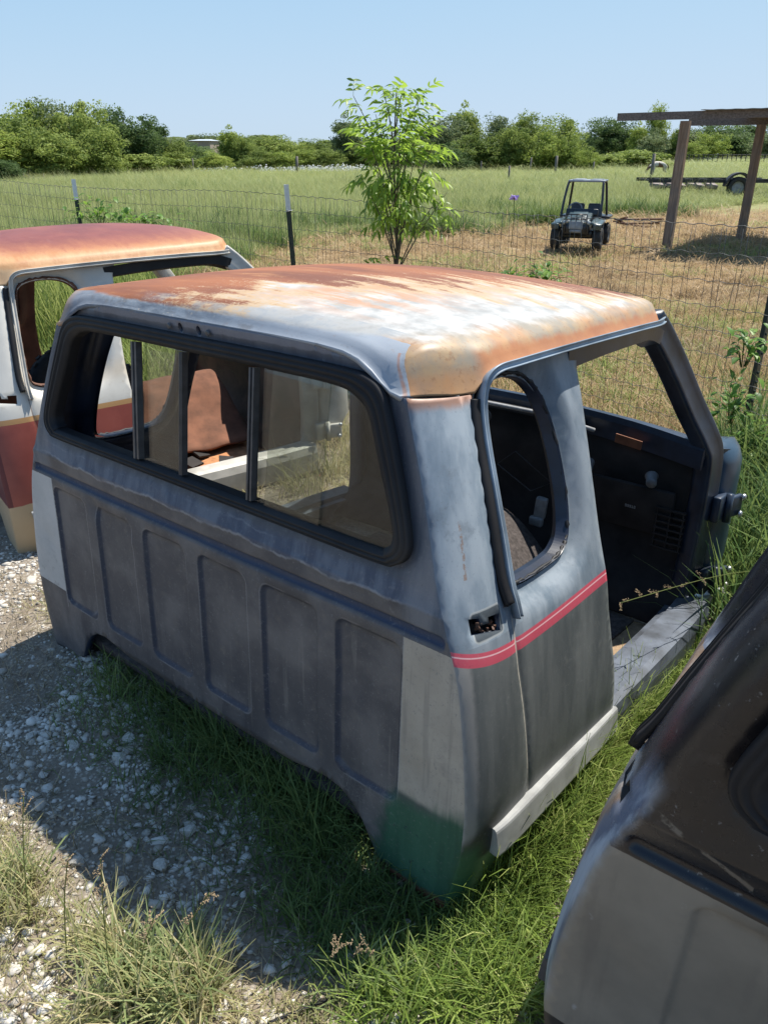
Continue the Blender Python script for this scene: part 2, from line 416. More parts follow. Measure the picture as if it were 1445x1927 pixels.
# ------------------------------------------------------------ roof
roof_edge = [(0, None, 1.290), (.15, None, 1.290), (.30, None, 1.290), (.44, None, 1.288), (.52, None, 1.283), (.57, None, 1.272), (.61, None, 1.252), (.64, None, 1.230), (.665, None, 1.216), (.694, None, 1.210)]
roof_side = [(.727, .15, 1.208), (.748, .20, 1.204), (.764, .262, 1.201), (.770, .277, 1.224), (.773, .30, 1.241), (.773, .36, 1.250), (.772, .5, 1.254), (.768, .8, 1.258), (.760, 1.1, 1.258), (.748, 1.27, 1.255), (.728, 1.345, 1.255), (.66, 1.39, 1.264), (.45, 1.425, 1.28), (.2, 1.44, 1.288), (0, 1.445, 1.29)]
def roof_top(u, v):
    return 1.298+.090*(1-np.clip(np.abs(u)/.80, 0, 1)**2.2)*(1-.75*np.clip(np.abs(v-.78)/.72, 0, 1)**2.4)
def roof_mesh():
    h = [(u, float(VRw(w))-.008, w) for u, _, w in roof_edge]+roof_side
    hp = [Vector(p) for p in h]
    dense = []
    for i in range(len(hp)-1):
        a, b = hp[i], hp[i+1]; n = max(1, int((b-a).length/.022))
        dense += [a.lerp(b, j/n) for j in range(n)]
    dense.append(hp[-1])
    loop = dense+[Vector((-p.x, p.y, p.z)) for p in reversed(dense[1:-1])]
    E = np.array([tuple(p) for p in loop]); n = len(E); c = np.array([0, .77])
    ts = np.concatenate([[0], .6*(1-np.cos(np.linspace(0, 1, 14)*math.pi/2))*.3, np.linspace(.21, .98, 26)]); ts = np.unique(np.round(ts, 4))
    # the plan of inner rings blends towards a rounded shape
    V = []; 
    L = np.hypot(E[:, 0]-c[0], E[:, 1]-c[1])
    for t in ts:
        x = E[:, 0]*(1-t)+c[0]*t; y = E[:, 1]*(1-t)+c[1]*t
        s = np.minimum(np.minimum(.775-np.abs(x), y-.09), 1.45-y); s = np.maximum(s, 0)
        s = np.where(t == 0, 0, np.maximum(s, t*.15))
        rr = .105; k = np.clip(s/rr, 0, 1); hgt = np.sqrt(np.maximum(0, 1-(1-k)**2))
        z = E[:, 2]+(roof_top(x, y)-E[:, 2])*(hgt*min(1, t*30))
        V.append(np.stack([x, y, z], 1))
    V = np.concatenate(V); V = np.vstack([V, [c[0], c[1], float(roof_top(c[0], c[1]))]])
    F = []
    m = len(ts)
    for k in range(m-1):
        for i in range(n): F.append((k*n+i, k*n+(i+1) % n, (k+1)*n+(i+1) % n, (k+1)*n+i))
    me = bpy.data.meshes.new('cab_roof'); ci = len(V)-1
    for i in range(n): F.append(((m-1)*n+i, (m-1)*n+(i+1) % n, ci))
    me.from_pydata([tuple(p) for p in V], [], F); me.update()
    bm = bmesh.new(); bm.from_mesh(me)
    bmesh.ops.smooth_vert(bm, verts=[v for v in bm.verts if not v.is_boundary], factor=.5, use_axis_x=True, use_axis_y=True, use_axis_z=True)
    bmesh.ops.recalc_face_normals(bm, faces=bm.faces[:]); bm.to_mesh(me); bm.free()
    if me.polygons[-1].normal.z < 0: me.flip_normals()
    me.polygons.foreach_set('use_smooth', [True]*len(me.polygons))
    return me
CAB_ROOF = roof_mesh()
_skel = {}
def shared(key, fn):
    if key not in _skel: _skel[key] = fn()
    return _skel[key]
def gasket_mesh():
    N = len(gasket_out); vs = []; prof = [(-.04, -.002), (.0, .012), (.12, .016), (.2, .011), (.28, .016), (.42, .017), (.5, .010), (.58, .014), (.74, .014), (.82, .008), (.95, .006), (1.0, -.004), (1.0, -.030)]
    for (a, b), (c, d) in zip(gasket_out, gasket_in):
        for t, h in prof:
            u = a+(c-a)*t; w = b+(d-b)*t; vs.append((u, float(VRw(w))-.006-h+.004, w))
    k = len(prof); fs = [(i*k+j, ((i+1) % N)*k+j, ((i+1) % N)*k+j+1, i*k+j+1) for i in range(N) for j in range(k-1)]
    m = MB(); m.add(vs, fs, 0, True); me = m.mesh('window_gasket')
    bm = bmesh.new(); bm.from_mesh(me); bmesh.ops.recalc_face_normals(bm, faces=bm.faces[:]); bm.to_mesh(me); bm.free()
    return me
def rp(u, w, off=0.0): return (u, float(VRw(w))+off, w)
def side_pt(v, w, off=0.0, s=1): return (s*(float(Uw(w))+off), v, w)
def drip_path(s=1):
    P = [(.938, .234, .722), (.926, .232, .76), (.908, .234, .80), (.872, .245, .90), (.838, .255, .99), (.800, .267, 1.09), (.778, .276, 1.16), (.774, .281, 1.205), (.777, .292, 1.232), (.782, .325, 1.248), (.785, .40, 1.252), (.784, .6, 1.256), (.780, .85, 1.258), (.770, 1.12, 1.256), (.757, 1.27, 1.252), (.738, 1.352, 1.252)]
    return smooth_path([(s*a, b, c) for a, b, c in P], 5)
def drip_ups(pts, s): return [Vector((s*.92, .0, .35))]*len(pts)
def drip_mesh(s):
    m = MB(); p = drip_path(s)
    m.sweep(p, [(-.006, -.012), (-.010, .002), (-.010, .009), (-.007, .010), (-.006, .004), (.003, .003), (.005, .009), (.008, .008), (.007, -.012)], drip_ups(p, s)); return m.mesh('drip_rail')
def drip_shade_mesh(s):  # dark strip added to stand for the shaded gap beside the rail
    m = MB(); P = [(.930, .206, .762), (.904, .204, .82), (.868, .216, .92), (.834, .228, 1.01), (.798, .240, 1.10), (.776, .250, 1.165), (.770, .255, 1.19)]
    m.sweep(smooth_path([(s*a, b, c) for a, b, c in P], 5), [(-.011, -.01), (-.011, .002), (.012, .003), (.012, -.01)], Vector((s, -.1, .3))); return m.mesh('drip_shade_strip')
def pillar_mesh(s):
    m = MB()
    P = [(.718, 1.325, 1.250), (.735, 1.39, 1.19), (.765, 1.485, 1.08), (.805, 1.585, .94), (.850, 1.66, .82), (.868, 1.69, .74), (.872, 1.692, .55), (.866, 1.69, .30), (.862, 1.66, .16), (.86, 1.60, .05)]
    p = smooth_path([(s*a, b, c) for a, b, c in P], 5)
    prof = [(-.036, -.055), (.036, -.055), (.044, -.048), (.048, -.036), (.052, .002), (.050, .010), (.043, .016), (.032, .014), (-.022, .014), (-.034, .019), (-.042, .016), (-.046, .006), (-.046, -.036), (-.042, -.05)]
    if s < 0: prof = [(-a, b) for a, b in reversed(prof)]
    m.sweep(p, prof, Vector((s, -.15, .15)), smooth=True); me = m.mesh('front_pillar')
    return me
def header_mesh(s):
    m = MB(); p = smooth_path([(s*a, b, c) for a, b, c in [(.742, .70, 1.212), (.745, .9, 1.224), (.740, 1.12, 1.228), (.730, 1.26, 1.222), (.728, 1.37, 1.19)]], 6)
    m.sweep(p, [(-.022, -.06), (.024, -.06), (.024, .012), (-.022, .018)], Vector((s, 0, .2)), smooth=False); return m.mesh('door_header')
def front_header_mesh():
    m = MB(); p = smooth_path([(-.72, 1.335, 1.245), (-.5, 1.375, 1.262), (0, 1.395, 1.272), (.5, 1.375, 1.262), (.72, 1.335, 1.245)], 6)
    m.sweep(p, [(-.05, -.02), (.04, -.02), (.04, .012), (-.05, .012)], Vector((0, 0, 1)), smooth=False); return m.mesh('windshield_header')
def cowl_mesh():
    m = MB(); p = smooth_path([(-.86, 1.64, .795), (-.55, 1.70, .815), (-.2, 1.73, .825), (.2, 1.73, .825), (.55, 1.70, .815), (.86, 1.64, .795)], 6)
    m.sweep(p, [(-.16, -.05), (-.16, -.035), (-.03, -.012), (.0, .012), (.022, .010), (.030, -.012), (.026, -.085), (.012, -.085), (.012, -.03)], Vector((0, 0, 1)), smooth=False)
    return m.mesh('cowl')
def qjamb_mesh(s):
    m = MB(); n = len(q_hole); cx, cw = .42, .98; vs = []
    for off, k in ((-.024, 0.0), (-.028, .010), (-.055, .036), (-.07, .006)):
        for v, w in q_hole:
            kv = k*(2.6 if v > .5 else (.3 if v < .32 else 1)); v2 = v+(cx-v)*kv; w2 = w+(cw-w)*k*(.45 if w < .85 else 1); vs.append((s*(float(Uw(w))-.0+off), v2, w2))
    m.add(vs, [(r*n+i, r*n+(i+1) % n, (r+1)*n+(i+1) % n, (r+1)*n+i) for r in range(3) for i in range(n)], 0, False); return m.mesh('window_jamb')
def rail_inner_mesh():
    m = MB(); p = smooth_path([(-.80, 1.63, .755), (-.4, 1.68, .775), (0, 1.70, .780), (.36, 1.685, .777)], 6)
    m.sweep(p, [(-.03, -.012), (-.03, .010), (.028, .012), (.03, -.012)], Vector((0, 0, 1)), smooth=False); return m.mesh('dash_rail')
def sill_mesh(s):
    m = MB(); p = [(s*.905, .74, .10), (s*.905, 1.1, .10), (s*.90, 1.45, .10), (s*.885, 1.66, .10)]
    prof = [(-.07, .055), (-.07, .075), (-.045, .078), (-.04, .098), (.045, .10), (.068, .09), (.078, .05), (.078, -.05), (.05, -.08), (-.07, -.08)]
    if s < 0: prof = [(-a, b) for a, b in reversed(prof)]
    m.sweep(smooth_path(p, 5), prof, Vector((0, 0, 1)), smooth=False); return m.mesh('rocker_sill')
def mould_mesh(s):
    m = MB(); P = [(.985, .125, .176), (.992, .17, .180), (.995, .26, .184), (.995, .45, .186), (.993, .62, .184), (.987, .765, .176)]
    prof = [(-.044, -.012), (-.046, .006), (-.042, .011), (-.036, .013), (.026, .021), (.032, .020), (.037, .015), (.040, .002), (.040, -.012)]
    if s < 0: prof = [(-a, b) for a, b in reversed(prof)]
    m.sweep(smooth_path([(s*a, b, c) for a, b, c in P], 6), prof, Vector((s, 0, 0)), smooth=False); return m.mesh('side_moulding')
def cowl_side_mesh(s):
    """rounded outer cowl panel in front of the door opening"""
    m = MB(); vs = []; K = 14; ws = [.22, .26, .34, .42, .50, .58, .66, .72, .76, .785]
    for w in ws:
        sh = 1.0 if w < .70 else math.sqrt(max(0.05, 1-((w-.70)/.09)**2)); lo = 1.0 if w > .34 else .55+.45*(w-.22)/.12
        for i in range(K):
            a = i/(K-1)*math.pi*.86
            vs.append((s*(.845+.075*math.sin(a)*sh), 1.735+.105*lo*(1-math.cos(a)), w-.02+.01*math.sin(a)))
    n = len(ws); fs = [(i*K+j, i*K+j+1, (i+1)*K+j+1, (i+1)*K+j) for i in range(n-1) for j in range(K-1)]
    b = len(vs); vs.append((s*.80, 1.82, .785)); fs += [((n-1)*K+j, (n-1)*K+j+1, b) for j in range(K-1)]
    m.add(vs, fs, 0, True); me = m.mesh('cowl_side_panel'); return me
def hinge_mesh(s, w):
    m = MB(); m.box((s*.905, 1.735, w), (.03, .085, .10), bev=.006); m.box((s*.935, 1.80, w-.004), (.022, .09, .085), rot=(0, 0, -s*.3), bev=.008)
    m.tube([(s*.93, 1.762, w-.058), (s*.93, 1.762, w+.052)], .014, 10); return m.mesh('door_hinge')
def bolt_mesh():
    m = MB(); m.lathe([(.0, .006), (.006, .006), (.008, .003), (.008, 0)], n=8)
    return m.mesh('bolt')
def slab(name, x0, x1, y0, y1, z, amp=.006, st=.05, th=.03, seed=0, hump=None):
    nx = max(2, int((x1-x0)/st)); ny = max(2, int((y1-y0)/st)); vs = []; 
    for j in range(ny+1):
        for i in range(nx+1):
            x = x0+(x1-x0)*i/nx; y = y0+(y1-y0)*j/ny
            zz = z+amp*(noise.noise(Vector((x*4+seed, y*4, 0)))+.5*noise.noise(Vector((x*13, y*13+seed, 0))))
            if hump: zz += hump(x, y)
            vs.append((x, y, zz))
    fs = [(j*(nx+1)+i, j*(nx+1)+i+1, (j+1)*(nx+1)+i+1, (j+1)*(nx+1)+i) for j in range(ny) for i in range(nx)]
    m = MB(); m.add(vs, fs, 0, True); me = m.mesh(name); return me
def tri_cap(m, c): return m
def firewall_mesh():
    m = MB(); vs = []; prof = [(1.70, .77), (1.705, .60), (1.715, .45), (1.72, .32), (1.64, .20), (1.50, .115)]
    xs = np.linspace(-.85, .85, 18)
    for v, w in prof:
        for x in xs: vs.append((x, v+.012*math.sin(x*9+w*7)-.03*abs(x)**3, w))
    k = len(xs); fs = [(i*k+j, i*k+j+1, (i+1)*k+j+1, (i+1)*k+j) for i in range(len(prof)-1) for j in range(k-1)]
    m.add(vs, fs, 0, True); return m.mesh('firewall')
def pane_mesh(u0, u1, off):
    m = MB(); w0, w1 = .872, 1.206; vs = []
    for w in (w0, w1):
        hi = .712 if w < 1 else .60
        for u in (u0, min(u1, hi)):
            for o in (0, .004): vs.append(rp(u, w, off+o))
    m.add(vs, [(0, 2, 6, 4), (1, 5, 7, 3), (0, 4, 5, 1), (2, 3, 7, 6), (4, 6, 7, 5), (0, 1, 3, 2)]); return m.mesh('pane')
def pane_round():
    h = [p for p in gasket_in if p[0] > .23]; h = sorted(h, key=lambda p: math.atan2(p[1]-1.04, p[0]-.24))
    pts = [(.232, .875)]+[p for p in h if p[1] < 1.04 or p[0] > .25]+[(.232, 1.204)]
    m = MB(); n = len(pts); vs = [rp(u, w, .004) for u, w in pts]+[rp(u, w, .008) for u, w in pts]
    m.add(vs, [tuple(range(n)), tuple(range(2*n-1, n-1, -1))]+[(i, i+n, (i+1) % n+n, (i+1) % n) for i in range(n)]); return m.mesh('pane')
def bar_mesh(ut, ub, wd, off=-.004):
    m = MB(); a = Vector(rp(ut, 1.204, off)); b = Vector(rp(ub, .876, off)); d = (a-b)
    m.sweep([b, b.lerp(a, .5), a], [(-wd/2, -.012), (-wd/2, .008), (-wd*.18, .008), (-wd*.12, .003), (wd*.12, .003), (wd*.18, .008), (wd/2, .008), (wd/2, -.012)], Vector((0, -1, 0)), smooth=False)
    return m.mesh('window_bar')
def make_cab(name, loc, deg, M, label, group, full=True):
    root = empty(name, loc); root.rotation_mode = 'XYZ'
    Rm = Matrix.Rotation(R_(deg[0]), 4, 'Z') @ Matrix.Rotation(R_(deg[1]), 4, 'X') @ Matrix.Rotation(R_(deg[2]), 4, 'Y')
    root.rotation_euler = Rm.to_euler('XYZ')
    tag(root, label, 'truck cab', group)
    skin_obj(root, M['paint'], M['inner'])
    rf = link('roof', CAB_ROOF, root, [M['roof'], M['inner']])
    md = rf.modifiers.new('thickness', 'SOLIDIFY'); md.thickness = .012; md.offset = -1; md.material_offset = 1; md.material_offset_rim = 0
    link('windshield_header', shared('fh', front_header_mesh), root, [M['jamb']])
    link('cowl', shared('cowl', cowl_mesh), root, [M['jamb']])
    link('dash_rail', shared('rail', rail_inner_mesh), root, [M['dark']])
    link('window_gasket', shared('gasket', gasket_mesh), root, [M['rubber']])
    for s in (1, -1):
        link('drip_rail', shared(('drip', s), lambda: drip_mesh(s)), root, [M['rail']])
        link('drip_shade_strip', shared(('shade_strip', s), lambda: drip_shade_mesh(s)), root, [M['rubber']])
        link('front_pillar', shared(('pil', s), lambda: pillar_mesh(s)), root, [M['jamb']])
        link('door_header', shared(('hd', s), lambda: header_mesh(s)), root, [M.get('header', M['jamb'])])
        link('window_jamb', shared(('qj', s), lambda: qjamb_mesh(s)), root, [M['inner']])
        link('rocker_sill', shared(('sill', s), lambda: sill_mesh(s)), root, [M['sill']])
        link('side_moulding', shared(('mould', s), lambda: mould_mesh(s)), root, [M['mould']])
        cs = link('cowl_side_panel', shared(('cs', s), lambda: cowl_side_mesh(s)), root, [M['cowl_side'], M['dark']])
        m2 = cs.modifiers.new('thickness', 'SOLIDIFY'); m2.thickness = .006; m2.offset = 0
        for w in (.55, .25):
            h = link('door_hinge', shared(('hinge', s, w), lambda: hinge_mesh(s, w)), root, [M['jamb']])
            for dz, dy in ((.03, 1.83), (-.035, 1.82)):
                b = link('bolt', shared('bolt', bolt_mesh), h, [M['bright']]); b.location = (s*.958, dy, w+dz); b.rotation_euler = (0, s*math.pi/2, 0); b.scale = (1.6,)*3
    fl = link('floor_pan', shared('floor', lambda: slab('floor_pan', -.86, .86, .08, 1.56, .075, .004)), root, [M['floor']])
    m3 = fl.modifiers.new('thickness', 'SOLIDIFY'); m3.thickness = .03; m3.offset = -1
    fw = link('firewall', shared('firewall', firewall_mesh), root, [M['firewall']])
    m4 = fw.modifiers.new('thickness', 'SOLIDIFY'); m4.thickness = .01
    return root
# ============================================================ paints
def base_coords(g):
    o = g.obj(); u, v, w = g.sep(o); D = g.attr('tint'); return o, u, v, w, D
def paint_slate():
    g = G('slate_paint', .42); o, u, v, w, D = base_coords(g)
    n1 = g.noise(o, 5, 5, .6); n2 = g.noise(o, 22, 5, .65); n3 = g.noise(o, 90, 4, .7); nf = g.noise(o, 3, 3, .5, off=4)
    nst = g.noise(o, 14, 4, .6, stretch=(1, 1, .12)); nsx = g.noise(o, 9, 4, .6, stretch=(3.2, 3.2, .35), off=2)
    rear = D.abs().lt(.9); au = u.abs()
    # --- rear panel: bare grey primer low, faded blue band above the crease, dark round the window
    prim = g.mix(n1.ss(.38, .66), (.058, .056, .062), (.122, .112, .110))
    prim = g.mix(n2.ss(.5, .8)*.55, prim, (.155, .132, .112))
    prim = g.mix(nst.ss(.46, .66)*w.ss(.5, .15)*.7, prim, (.030, .030, .038))
    prim = g.mix(n3.ss(.60, .72)*w.ss(.45, .2)*.6, prim, (.16, .14, .125))
    blue = g.mix(nsx.ss(.35, .65), (.032, .050, .088), (.085, .108, .148))
    wav = g.noise(g.com(u, 0, w*.15), 6, 5, .6)*.06-.03+n3*.006
    wb = w+wav
    up = wb.ss(.772, .776)
    rc = g.mix(up, prim, blue)
    # grey zone close under the gasket
    sd = w-(.846)
    rc = g.mix((wb).ss(.812, .832)*.55, rc, g.mix(n1, (.045, .045, .05), (.075, .072, .074)))
    line = (wb-.774).abs().ss(.006, .001)
    line2 = ((wb-.812).abs().ss(.004, .0005))*.5*g.noise(o, 4, 4, .6, off=12).ss(.52, .60)
    rc = g.mix((line+line2).clamp()*(n2.ss(.35, .6)*.45+.08), rc, (.27, .28, .30))
    # pale ring left of each window corner, high band with worn edge
    hi = w.gt(1.0)*(w+n2*.016).ss(1.272, 1.277)
    rc = g.mix(hi*.5, rc, (.2, .2, .23))
    corner_blue = au.ss(.73, .80)*w.gt(.72)
    rc = g.mix(corner_blue*.75, rc, g.mix(nst.ss(.38, .62), (.060, .078, .105), (.15, .16, .18)))
    # pressings: edge shading painted over old navy, strongest left and low; raised edge rubbed pale
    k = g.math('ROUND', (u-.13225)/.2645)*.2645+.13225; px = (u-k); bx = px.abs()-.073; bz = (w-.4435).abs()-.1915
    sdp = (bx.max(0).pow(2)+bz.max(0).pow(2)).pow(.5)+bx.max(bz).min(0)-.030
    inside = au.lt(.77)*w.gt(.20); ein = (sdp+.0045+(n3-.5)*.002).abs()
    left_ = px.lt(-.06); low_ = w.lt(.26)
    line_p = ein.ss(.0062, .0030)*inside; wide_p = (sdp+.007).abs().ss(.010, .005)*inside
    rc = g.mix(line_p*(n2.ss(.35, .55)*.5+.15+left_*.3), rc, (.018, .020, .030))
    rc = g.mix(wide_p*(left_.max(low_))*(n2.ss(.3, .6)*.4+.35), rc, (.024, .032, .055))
    rub = (sdp-.003+(n3-.5)*.003).abs().ss(.0035, .001)*inside*nst.ss(.45, .6); rc = g.mix(rub*.35, rc, (.25, .24, .24))
    hair = g.noise(o, 30, 3, .6, stretch=(1, 1, .05), off=7).ss(.62, .70)*g.noise(o, 2.2, 3, off=3).ss(.5, .62)*w.lt(.70); rc = g.mix(hair*.30, rc, (.21, .19, .17))
    flk = g.noise(o, 210, 2, .6).ss(.72, .76)*g.noise(o, 6, 3, off=8).ss(.48, .62); rc = g.mix(flk*.6, rc, (.30, .27, .24))
    hole = (((u+.782)/.012).pow(2)+((w-.545+(n2-.5)*.03)/.026).pow(2)).lt(1); rc = g.mix(hole, rc, (.006, .006, .006)); hr_ = (((u+.782)/.018).pow(2)+((w-.545+(n2-.5)*.03)/.034).pow(2)).lt(1)*hole.inv(); rc = g.mix(hr_*.6, rc, (.30, .28, .26))
    # groove bottoms kept their dark blue
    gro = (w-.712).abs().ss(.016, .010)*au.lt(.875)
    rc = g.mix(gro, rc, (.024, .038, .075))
    # colour patches where a trim plate used to sit
    inx = (au+(n3-.5)*.004+(n2-.5)*.003).ss(.7655, .7685)*(w+(n3-.5)*.003).lt(.690)
    pr = inx*(w+(n1-.5)*.03).ss(.255, .275)*u.gt(0); pl = inx*w.gt(.262)*u.lt(0)
    cream = g.mix(n1.ss(.3, .7), (.29, .25, .20), (.40, .35, .285)); cream = g.mix(n3.ss(.58, .70)*.6, cream, (.16, .15, .13))
    creaml = g.mix(n1.ss(.3, .7), (.36, .36, .35), (.47, .46, .44)); creaml = g.mix(n2.ss(.55, .7)*w.ss(.5, .25)*.8, creaml, (.2, .2, .18))
    cream = g.mix((n1*n2).ss(.26, .42)*.5, cream, (.19, .17, .15)); cream = g.mix(g.noise(o, 50, 3, .6, stretch=(1, 1, .06)).ss(.55, .68)*.35, cream, (.16, .145, .13)); rc = g.mix(pr, rc, cream); rc = g.mix(pl, rc, creaml)
    edge = (au-.767+(n3-.5)*.004).abs().ss(.003, .001)*w.lt(.69)*w.gt(.2)*n2.ss(.4, .5)
    rc = g.mix(edge*.5, rc, (.3, .29, .28))
    grn = (w+(nst-.5)*.16+(n2-.5)*.04+(.95-u)*.16).ss(.315, .245)*u.gt(.60)*(u+(n2-.5)*.08-w*.25).ss(.655, .71)
    green = g.mix(nst.ss(.35, .65), (.014, .062, .036), (.032, .105, .062))
    green = g.mix(n2.ss(.63, .68)*n3.ss(.45, .6), green, (.01, .02, .025))
    rc = g.mix(grn, rc, green)
    rust_b = (w+(n2-.5)*.05).ss(.018, .004)*u.gt(.7)
    rc = g.mix(rust_b*.8, rc, (.14, .05, .025))
    scr = g.voro(g.com(u*1.2, 0, w), 60, 'DISTANCE_TO_EDGE').ss(.012, .002)*(g.noise(o, 2.6, 2, off=9)).ss(.66, .72)
    rc = g.mix(scr*.5, rc, (.35, .34, .32))
    # --- side
    sa = g.mix(nst.ss(.35, .65), (.115, .15, .185), (.215, .25, .285)); sa = g.mix(n1.ss(.45, .75)*.6, sa, (.25, .275, .30))
    sb = g.mix(nst.ss(.3, .7), (.072, .082, .084), (.135, .145, .142)); sb = g.mix(n2.ss(.55, .75)*.4, sb, (.18, .18, .165))
    ws = .661+.036*(v*v*-140).pow(1) if False else None
    e = g.math('EXPONENT', v*-11.0); sc_ = e*.050+.650+(v-.22).max(0)*.028
    below = (w-sc_).lt(0)
    scol = g.mix(below, sa, sb)
    # column between corner crease and drip rail
    cc = g.mix(nst.ss(.35, .65), (.16, .205, .25), (.29, .335, .375))
    cc = g.mix((n2*n1).ss(.28, .42)*.5, cc, (.10, .125, .15))
    scol = g.mix(v.lt(.26)*w.gt(.70)*D.abs().gt(.9), scol, cc)
    darkbar = (D.abs().ss(.925, .905))*w.gt(.5)
    scol = g.mix(darkbar*.6, scol, (.055, .075, .11))
    lowc = below*(D.abs()+(n2-.5)*.02).ss(.955, .935)
    scol = g.mix(lowc*.8, scol, g.mix(n1, (.25, .24, .225), (.33, .32, .30)))
    # dark worn patch behind the moulding end, pale green under it
    dk = (v+(n2-.5)*.03).ss(.16, .11)*(w+(n1-.5)*.08-v*.9).ss(.20, .15)*below
    scol = g.mix(dk*.85, scol, (.012, .014, .018))
    lg = (w+(n2-.5)*.02).ss(.150, .128)
    scol = g.mix(lg, scol, g.mix(nst.ss(.3, .7), (.085, .165, .085), (.17, .25, .13)))
    gc = (w-.02+(n1-.5)*.1).ss(.20, .14)*(D.abs()+(n2-.5)*.03).ss(.99, .95)
    scol = g.mix(gc, scol, (.03, .10, .06))
    # pinstripe in red tape with a pale hairline
    st = (w-sc_-.003).abs().ss(.0165, .0150); hl = (w-sc_-.0085).abs().ss(.0022, .0010)
    worn = (n2.ss(.70, .74)).inv()
    scol = g.mix(st*worn, scol, g.mix(n1, (.40, .045, .075), (.56, .10, .14))); scol = g.mix(hl*st*.7, scol, (.75, .55, .56))
    # seam with old sealer
    vs = .2235+(w-.66).abs()*.02+(.60-w).max(0)*.12
    seam = (v-vs).abs().ss(.0036, .0016)*w.lt(.725); scol = g.mix(seam*.85, scol, (.50, .46, .38))
    bxx = (v-.139).abs()-.036; bzz = (w-.738).abs()-.022; sdc = (bxx.max(0).pow(2)+bzz.max(0).pow(2)).pow(.5)+bxx.max(bzz).min(0)-.010
    scol = g.mix(sdc.lt(0), scol, g.mix(n2, (.045, .055, .065), (.10, .12, .135))); scol = g.mix(sdc.abs().ss(.0035, .001)*.7, scol, (.36, .38, .38))
    # rust specks
    rs = g.voro(o, 26).ss(.16, .10)*g.noise(o, 5, 2, off=6).ss(.60, .66)
    scol = g.mix(rs*w.gt(.5)*w.lt(1.0)*v.lt(.25), scol, (.16, .055, .025))
    # rust bleeding from the roof seam
    rt = (w+(nst-.5)*.03).ss(1.175, 1.198)*v.lt(.30); scol = g.mix(rt*.8, scol, (.33, .15, .075))
    rt2 = (v-.258).abs().ss(.012, .002)*w.gt(1.09)*v.lt(.28); scol = g.mix(rt2*.8, scol, (.30, .12, .05))
    # worn strip by the window corner
    wr = ((v-.115)-(w-.9)*.15+(n2-.5)*.012).abs().ss(.005, .002)*w.gt(.84)*w.lt(.96); scol = g.mix(wr*n3.ss(.45, .55)*.8, scol, (.22, .14, .10))
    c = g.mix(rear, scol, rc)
    c = g.mix(n3.ss(.56, .72)*.22, c, (.27, .27, .27)); fine = g.noise(o, 160, 3, .65); c = g.mix(fine.ss(.60, .74)*.30, c, (.025, .025, .028)); spk = g.voro(o, 130).ss(.13, .07)*g.noise(o, 8, 3, .6, off=5).ss(.52, .62); c = g.mix(spk*.55, c, (.33, .31, .28))
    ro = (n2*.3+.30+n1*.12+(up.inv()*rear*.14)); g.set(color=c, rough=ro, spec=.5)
    g.bump(n3*.3+n2*.5+(seam*-2.5)+(edge*.4), .12, .004)
    return g.mat
